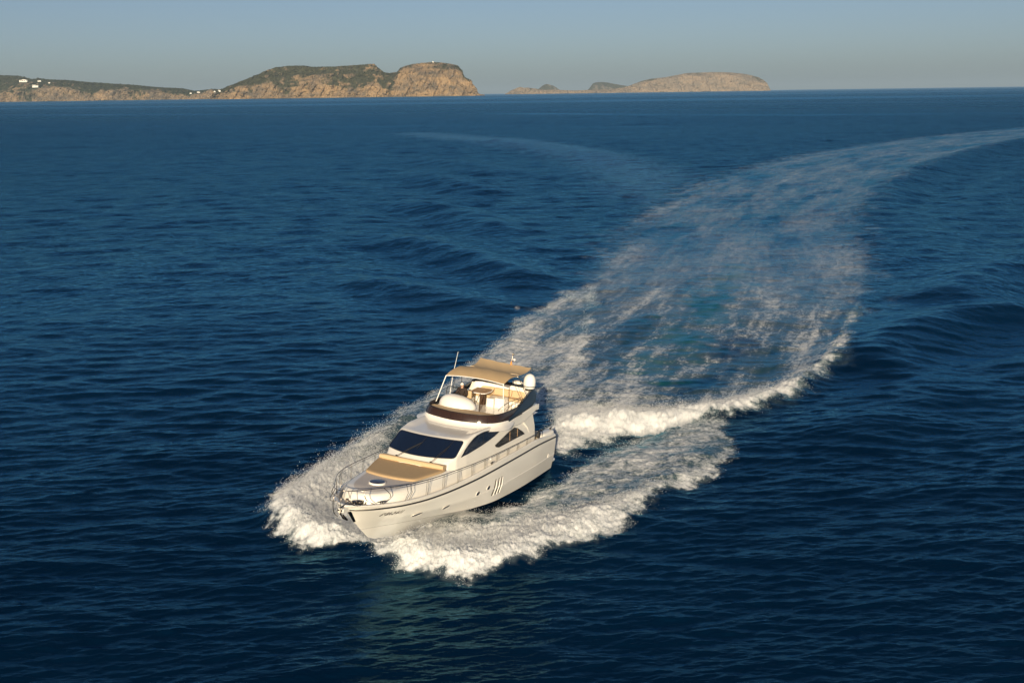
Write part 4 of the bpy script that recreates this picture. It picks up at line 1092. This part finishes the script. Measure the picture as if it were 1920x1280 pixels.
for t in (0.5, 2.6, 4.7): b.tube([(5.50, -1.05, 4.44), (5.50 + .05 * math.sin(t), -1.05 + .19 * math.cos(t), 4.44 + .18 * math.sin(t))], .012, 5)
b.build('steering_wheel', rubber, con, True, 60)
b = MB(); b.tube([tuple(p) for p in spline([(5.9, -.02, 4.12), (5.85, .10, 4.35), (5.45, .12, 4.75), (5.2, .02, 4.62), (5.0, -.08, 4.2), (4.95, -.08, 3.64)], 5)], .016, 7); b.build('grab_rail', steel, Y0, True, 80)
# low clear spray shield in front of the helm
MB().tube([tuple(p) for p in spline([(5.6, -1.62, 4.3), (5.62, -1.60, 4.85), (5.7, -1.3, 4.98), (5.75, -.9, 4.86)], 5)], .016, 6).build('helm_hoop', steel, con, True, 80)
# helm seat
b = MB(); b.box(4.66, 5.19, -1.42, -.72, 4.13, 4.27); b.build('helm_seat', tan2, Y0, bevel=.04)
hs = bpy.data.objects['helm_seat']
MB().box(4.52, 4.66, -1.42, -.72, 4.2, 4.62).build('backrest', tan2, hs, bevel=.04); MB().box(4.64, 5.14, -1.36, -.78, 3.63, 4.12).build('plinth', gel, hs, bevel=.02)
# table
b = MB(); P = []
sh = [(2.55, -1.36), (3.72, -1.26), (3.86, -1.1), (3.86, -.52), (3.72, -.36), (3.1, -.30), (2.6, -.42), (2.5, -.6)]
b.prism([(x, y, 4.36) for x, y in sh], (0, 0, .045)); tb = b.build('table', white_p, Y0, False, bevel=.015)
c = np.mean(sh, 0); MB().prism([(c[0] + (x - c[0]) * .9, c[1] + (y - c[1]) * .9, 4.402) for x, y in sh], (0, 0, .008)).build('table_inlay', teak, tb)
MB().box(3.28, 3.46, -.80, -.52, 3.62, 4.36).build('table_leg', mat('dark_walnut', (.07, .04, .025), .4), tb, bevel=.02)
# U settee
def settee():
    o = MB().box(2.18, 2.80, -1.6, 1.55, 3.63, 3.98).build('settee', gel, Y0, bevel=.03)
    for y0, y1 in ((-1.55, -.5), (-.48, .5), (.52, 1.5)): MB().box(2.30, 2.84, y0, y1, 3.985, 4.12).build('cushion', tan2, o, bevel=.05)
    for y0, y1 in ((-1.5, -.5), (-.48, .5), (.52, 1.45)):
        P = MB().prism([(2.28, y0, 4.12), (2.46, y0, 4.12), (2.34, y0, 4.46), (2.20, y0, 4.46)], (0, y1 - y0, 0)).build('back_cushion', tan2, o, bevel=.04)
    MB().box(2.82, 3.62, -.34, .06, 3.63, 4.16).build('settee_end', white_p, o, bevel=.03)
    MB().box(3.0, 4.3, -1.78, -1.28, 3.63, 3.98).build('settee_arm', gel, o, bevel=.03)
    MB().box(2.9, 4.3, -1.76, -1.30, 3.985, 4.12).build('cushion', tan2, o, bevel=.05)
    return o
settee()
MB().box(2.98, 3.55, .10, .62, 3.63, 4.22).build('wet_bar', white_p, Y0, bevel=.02)
# stair guard on the port side, two hoops
b = MB(); b.tube([tuple(p) for p in spline([(5.95, 1.35, 4.20), (5.6, 1.6, 4.52), (4.9, 1.85, 4.66), (4.3, 1.90, 4.60), (4.2, 1.90, 3.7)], 5)], .016, 7)
b.tube([tuple(p) for p in spline([(5.5, 1.6, 4.18), (5.2, 1.75, 4.40), (4.6, 1.86, 4.45), (4.25, 1.90, 4.38)], 4)], .013, 6)
b.tube([(5.25, 1.72, 3.9), (5.2, 1.75, 4.58)], .013, 6); b.tube([(4.75, 1.86, 3.9), (4.7, 1.86, 4.63)], .013, 6)
b.build('stair_guard', steel, Y0, True, 80)
# port locker with doors
MB().box(3.2, 5.2, 1.45, 1.85, 3.63, 4.02).build('side_locker', gel, Y0, bevel=.03)

# ---- bimini: front arched panel, aft panel, frame
def bimini():
    def surf(P00, P10, P01, P11, sag, arch, n=14, m=18):
        R = []
        for i in range(n):
            u = i / (n - 1); row = []
            for j in range(m):
                v = j / (m - 1)
                p = (1 - u) * ((1 - v) * np.array(P00) + v * np.array(P01)) + u * ((1 - v) * np.array(P10) + v * np.array(P11))
                p = p + np.array([0, 0, arch * 4 * v * (1 - v) - sag * 4 * u * (1 - u) + .012 * math.sin(v * 23 + u * 9)]); row.append(p)
            R.append(row)
        return np.array(R)
    def sheet(R, name, m):
        R2 = R.copy(); R2[..., 2] -= .02; b = MB(); b.grid(R); b.grid(R2[:, ::-1])
        for e, f in ((R[0], R2[0]), (R[-1], R2[-1]), (R[:, 0], R2[:, 0]), (R[:, -1], R2[:, -1])): b.grid([e, f])
        return b.build(name, m, Y0, True, 60)
    # corner order: front stbd, aft stbd, front port, aft port
    fs, fp = (6.02, -1.50, 5.55), (5.85, 1.50, 5.52); ms, mp = (4.25, -1.52, 5.74), (4.15, 1.55, 5.66)
    R = surf(fs, ms, fp, mp, -.10, .10); f = sheet(R, 'bimini', canvas)
    as_, ap = (1.72, -1.66, 5.78), (1.80, 1.25, 5.66)
    R = surf((4.15, -1.1, 5.80), as_, (4.05, 1.50, 5.70), ap, .10, -.03)
    a = sheet(R, 'aft_awning', mat('sunlit_tan_canvas', (.72, .52, .29), .9, var=.05, scale=3, bump=.01, bscale=7))  # colour raised for the sunlight this tilted panel catches
    for s in (1, -1):
        y = 1.5 * s
        top = (6.02 if s < 0 else 5.86, y, 5.54)
        MB().tube([top, (6.35, 1.80 * s, 4.26)], .024, 8).build('front_pole', white_p, f, True, 80)
        MB().tube([(4.2, 1.53 * s, 5.68), (3.5, 1.83 * s, 4.5)], .016, 7).build('pole', steel, f, True, 80)
        MB().tube([(4.9, 1.51 * s, 5.66), (4.3, 1.93 * s, 4.36)], .012, 7).build('brace', steel, f, True, 80)
        MB().tube([(1.78, (1.22 if s > 0 else -1.62), 5.68), (2.5, 1.6 * s, 4.70)], .016, 7).build('pole', steel, a, True, 80)
    for (p, q) in ((fs, fp), (ms, mp)):
        pts = [tuple(np.array(p) + (np.array(q) - np.array(p)) * t + np.array([0, 0, (.10 if q is fp else .03) * 4 * t * (1 - t) - (.015 if q is fp else .06)])) for t in np.linspace(0, 1, 12)]
        MB().tube(pts, .020, 8).build('bow_tube', white_p, f, True, 80)
bimini()

# ---- mast kit
b = MB(); b.tube([(4.78, -1.86, 4.15), (4.55, -1.86, 5.2), (4.22, -1.80, 6.42)], [.022, .016, .008], 7); b.build('whip_antenna', white_p, Y0, True, 80)
for s, yy in ((1, 1.52),):
    prof = [(.0, 0), (.27, 0), (.30, .06), (.31, .2), (.31, .38), (.27, .55), (.18, .67), (.08, .725), (0, .735)]
    b = MB().lathe(prof, (2.40, yy - .06, 4.74), 26); dm = b.build('satellite_dome', white_p, Y0, True, 50)
    MB().lathe([(.2, -.12), (.2, .02)], (2.40, yy - .06, 4.74), 16).build('dome_foot', rubber, dm, True, 80)
    MB().lathe([(.314, .09), (.316, .11), (.314, .13)], (2.40, yy - .06, 4.74), 26).build('dome_seam', rubber, dm, True, 80)
b = MB(); b.tube([(2.1, 0.1, 4.8), (1.75, 0.1, 5.6), (1.62, .1, 6.15)], [.03, .022, .016], 8); b.lathe([(.05, 0), (.06, .08), (.04, .12), (0, .13)], (1.61, .1, 6.14), 12)
b.tube([(1.70, -.05, 5.86), (1.70, .25, 5.86)], .014, 6); ms_ = b.build('light_mast', steel, Y0, True, 60)
MB().lathe([(.02, 0), (.05, .05), (.055, .22), (.03, .34), (0, .36)], (1.74, .1, 5.48), 10).build('rolled_flag', orange, ms_, True, 60)
MB().lathe([(0, 0), (.06, 0), (.07, .1), (0, .12)], (1.69, .24, 5.88), 10).build('mast_lamp', white_p, ms_, True, 60)
b = MB().ell((2.25, .75, 4.9), .22, .3, .1); b.build('radar', white_p, Y0, True, 70)

# ---- registration on the bow
def lettering():
    for s in (1, -1):
        cu = bpy.data.curves.new('t', 'FONT'); cu.body = '6ª BA-2-4-11'; cu.size = .25; cu.shear = .25; cu.offset = .009; cu.resolution_u = 2
        to = bpy.data.objects.new('t', cu); COL.objects.link(to); bpy.context.view_layer.update()
        me = bpy.data.meshes.new_from_object(to.evaluated_get(bpy.context.evaluated_depsgraph_get())); bpy.data.objects.remove(to)
        xs = [v.co.x for v in me.vertices]; w0, w1 = min(xs), max(xs)
        for v in me.vertices:
            f = (v.co.x - w0) / (w1 - w0)
            X = (15.98 - .98 * f) if s > 0 else (15.0 + .98 * f)
            Z = 1.60 - .02 * (f if s > 0 else 1 - f) + v.co.y * .95
            v.co = on_hull(X, Z, .016, s)
        me.materials.append(black); o = bpy.data.objects.new('registration', me); COL.objects.link(o); o.parent = hull
lettering()

# ------------------------------------------------------------------ the person at the helm
def skin_body(name, V, E, Rr, m, parent, sub=1):
    me = bpy.data.meshes.new(name); me.from_pydata(V, E, []); o = bpy.data.objects.new(name, me); COL.objects.link(o)
    o.parent = parent
    md = o.modifiers.new('skin', 'SKIN'); md.use_smooth_shade = True
    sk = me.skin_vertices[0].data if me.skin_vertices else None
    if sk is None:
        bm_ = bmesh.new(); bm_.from_mesh(me); bm_.verts.layers.skin.verify(); bm_.to_mesh(me); bm_.free(); sk = me.skin_vertices[0].data
    for i, r in enumerate(Rr): sk[i].radius = (r, r) if not isinstance(r, tuple) else r; sk[i].use_root = (i == 0)
    ss = o.modifiers.new('sub', 'SUBSURF'); ss.levels = sub; ss.render_levels = sub
    me.materials.append(m); return o
import bmesh
def person():
    root = empty('person'); root.matrix_world = YM @ Matrix.Translation((4.96, -1.08, 4.27))
    skin = mat('skin', (.50, .31, .22), .6); jk = mat('dark_brown_jacket', (.028, .018, .016), .85, bump=.01, bscale=12); tr = mat('dark_trousers', (.03, .035, .05), .9)
    hair = mat('white_cap', (.80, .78, .74), .8)
    # body: x forward, y to port, z up from the seat
    V = [(0, 0, .10), (.0, 0, .28), (.02, 0, .46), (.03, 0, .52), (.05, 0, .58), (.06, 0, .66), (.07, 0, .735)]
    E = [(0, 1), (1, 2), (2, 3), (3, 4), (4, 5), (5, 6)]; R_ = [(.15, .12), (.13, .10), (.15, .10), (.075, .07), (.055, .055), (.085, .075), (.065, .06)]
    def add(p, a, r): V.append(p); E.append((a, len(V) - 1)); R_.append(r); return len(V) - 1
    hands = []
    for s in (1, -1):
        sh = add((.0, s * .19, .47), 2, .065); el = add((.10, s * .27, .22), sh, .048); wr = add((.42, s * .17, .19), el, .032); pm = add((.50, s * .16, .20), wr, (.036, .022))
        for k, (dy, L) in enumerate(((-.03, .05), (-.011, .06), (.009, .058), (.028, .045))):
            a = add((.545, s * (.16 + dy), .215), pm, .009); b_ = add((.57, s * (.16 + dy), .20), a, .0085); add((.563, s * (.16 + dy), .175), b_, .008)
        a = add((.52, s * .115, .21), pm, .011); add((.55, s * .10, .20), a, .0095)
        hp = add((.04, s * .10, .07), 0, .09); kn = add((.44, s * .14, .08), hp, .065); an = add((.50, s * .14, -.36), kn, .042); add((.62, s * .15, -.42), an, .038)
    body = skin_body('body', V, E, R_, skin, root, 2)
    # jacket
    V2 = [(0, 0, .04), (.0, 0, .26), (.02, 0, .46), (.03, 0, .54)]; E2 = [(0, 1), (1, 2), (2, 3)]; R2 = [(.19, .15), (.165, .13), (.185, .125), (.085, .08)]
    for s in (1, -1):
        n = len(V2); V2 += [(.0, s * .20, .475), (.10, s * .28, .215), (.39, s * .175, .19)]; E2 += [(2, n), (n, n + 1), (n + 1, n + 2)]; R2 += [.085, .064, .048]
    skin_body('jacket', V2, E2, R2, jk, root, 2)
    V3 = [(0, 0, .06)]; E3 = []; R3 = [(.17, .12)]
    for s in (1, -1):
        n = len(V3); V3 += [(.06, s * .10, .07), (.44, s * .14, .08), (.49, s * .14, -.33)]; E3 += [(0, n), (n, n + 1), (n + 1, n + 2)]; R3 += [.105, .08, .06]
    skin_body('trousers', V3, E3, R3, tr, root, 2)
    # head details
    b = MB().ell((.065, 0, .69), .098, .088, .115, 20, 12, z0=.15); b.grid([[(.065 + .1 * math.cos(a) * k, .088 * math.sin(a) * k * .9, .705) for a in np.linspace(-1, 1, 9)] for k in (.9, 1.65)])
    b.build('cap', hair, root, True, 60)
    b = MB(); b.ell((.155, .03, .675), .008, .012, .009); b.ell((.155, -.03, .675), .008, .012, .009); b.build('eyes', rubber, body, True)
    b = MB(); b.prism([(.15, -.014, .64), (.185, 0, .645), (.15, .014, .64), (.152, 0, .685)], (.002, 0, 0)); b.build('nose', skin, body)
    b = MB(); b.tube([(.15, -.022, .615), (.160, 0, .612), (.15, .022, .615)], .005, 5); b.build('mouth', mat('lips', (.35, .15, .12), .6), body)
    b = MB(); b.ell((.06, .088, .66), .02, .012, .03); b.ell((.06, -.088, .66), .02, .012, .03); b.build('ears', skin, body, True)
    tag(root, 'person in a dark jacket and white cap seated at the flybridge helm', 'person')
person()

# ------------------------------------------------------------------ haze
def haze():
    S = 230000
    b = MB().box(-S, S, -S, S, -3.5, 900)
    m = bpy.data.materials.new('haze'); m.use_nodes = True; t = m.node_tree; t.nodes.clear()
    o_ = t.nodes.new('ShaderNodeOutputMaterial'); v = t.nodes.new('ShaderNodeVolumePrincipled')
    v.inputs['Color'].default_value = (.50, .69, .90, 1); v.inputs['Density'].default_value = 1.7e-5; v.inputs['Anisotropy'].default_value = 0.0
    t.links.new(v.outputs[0], o_.inputs['Volume'])
    o = b.build('haze', m); tag(o, 'thin pale sea haze', 'haze', kind='stuff')
haze()
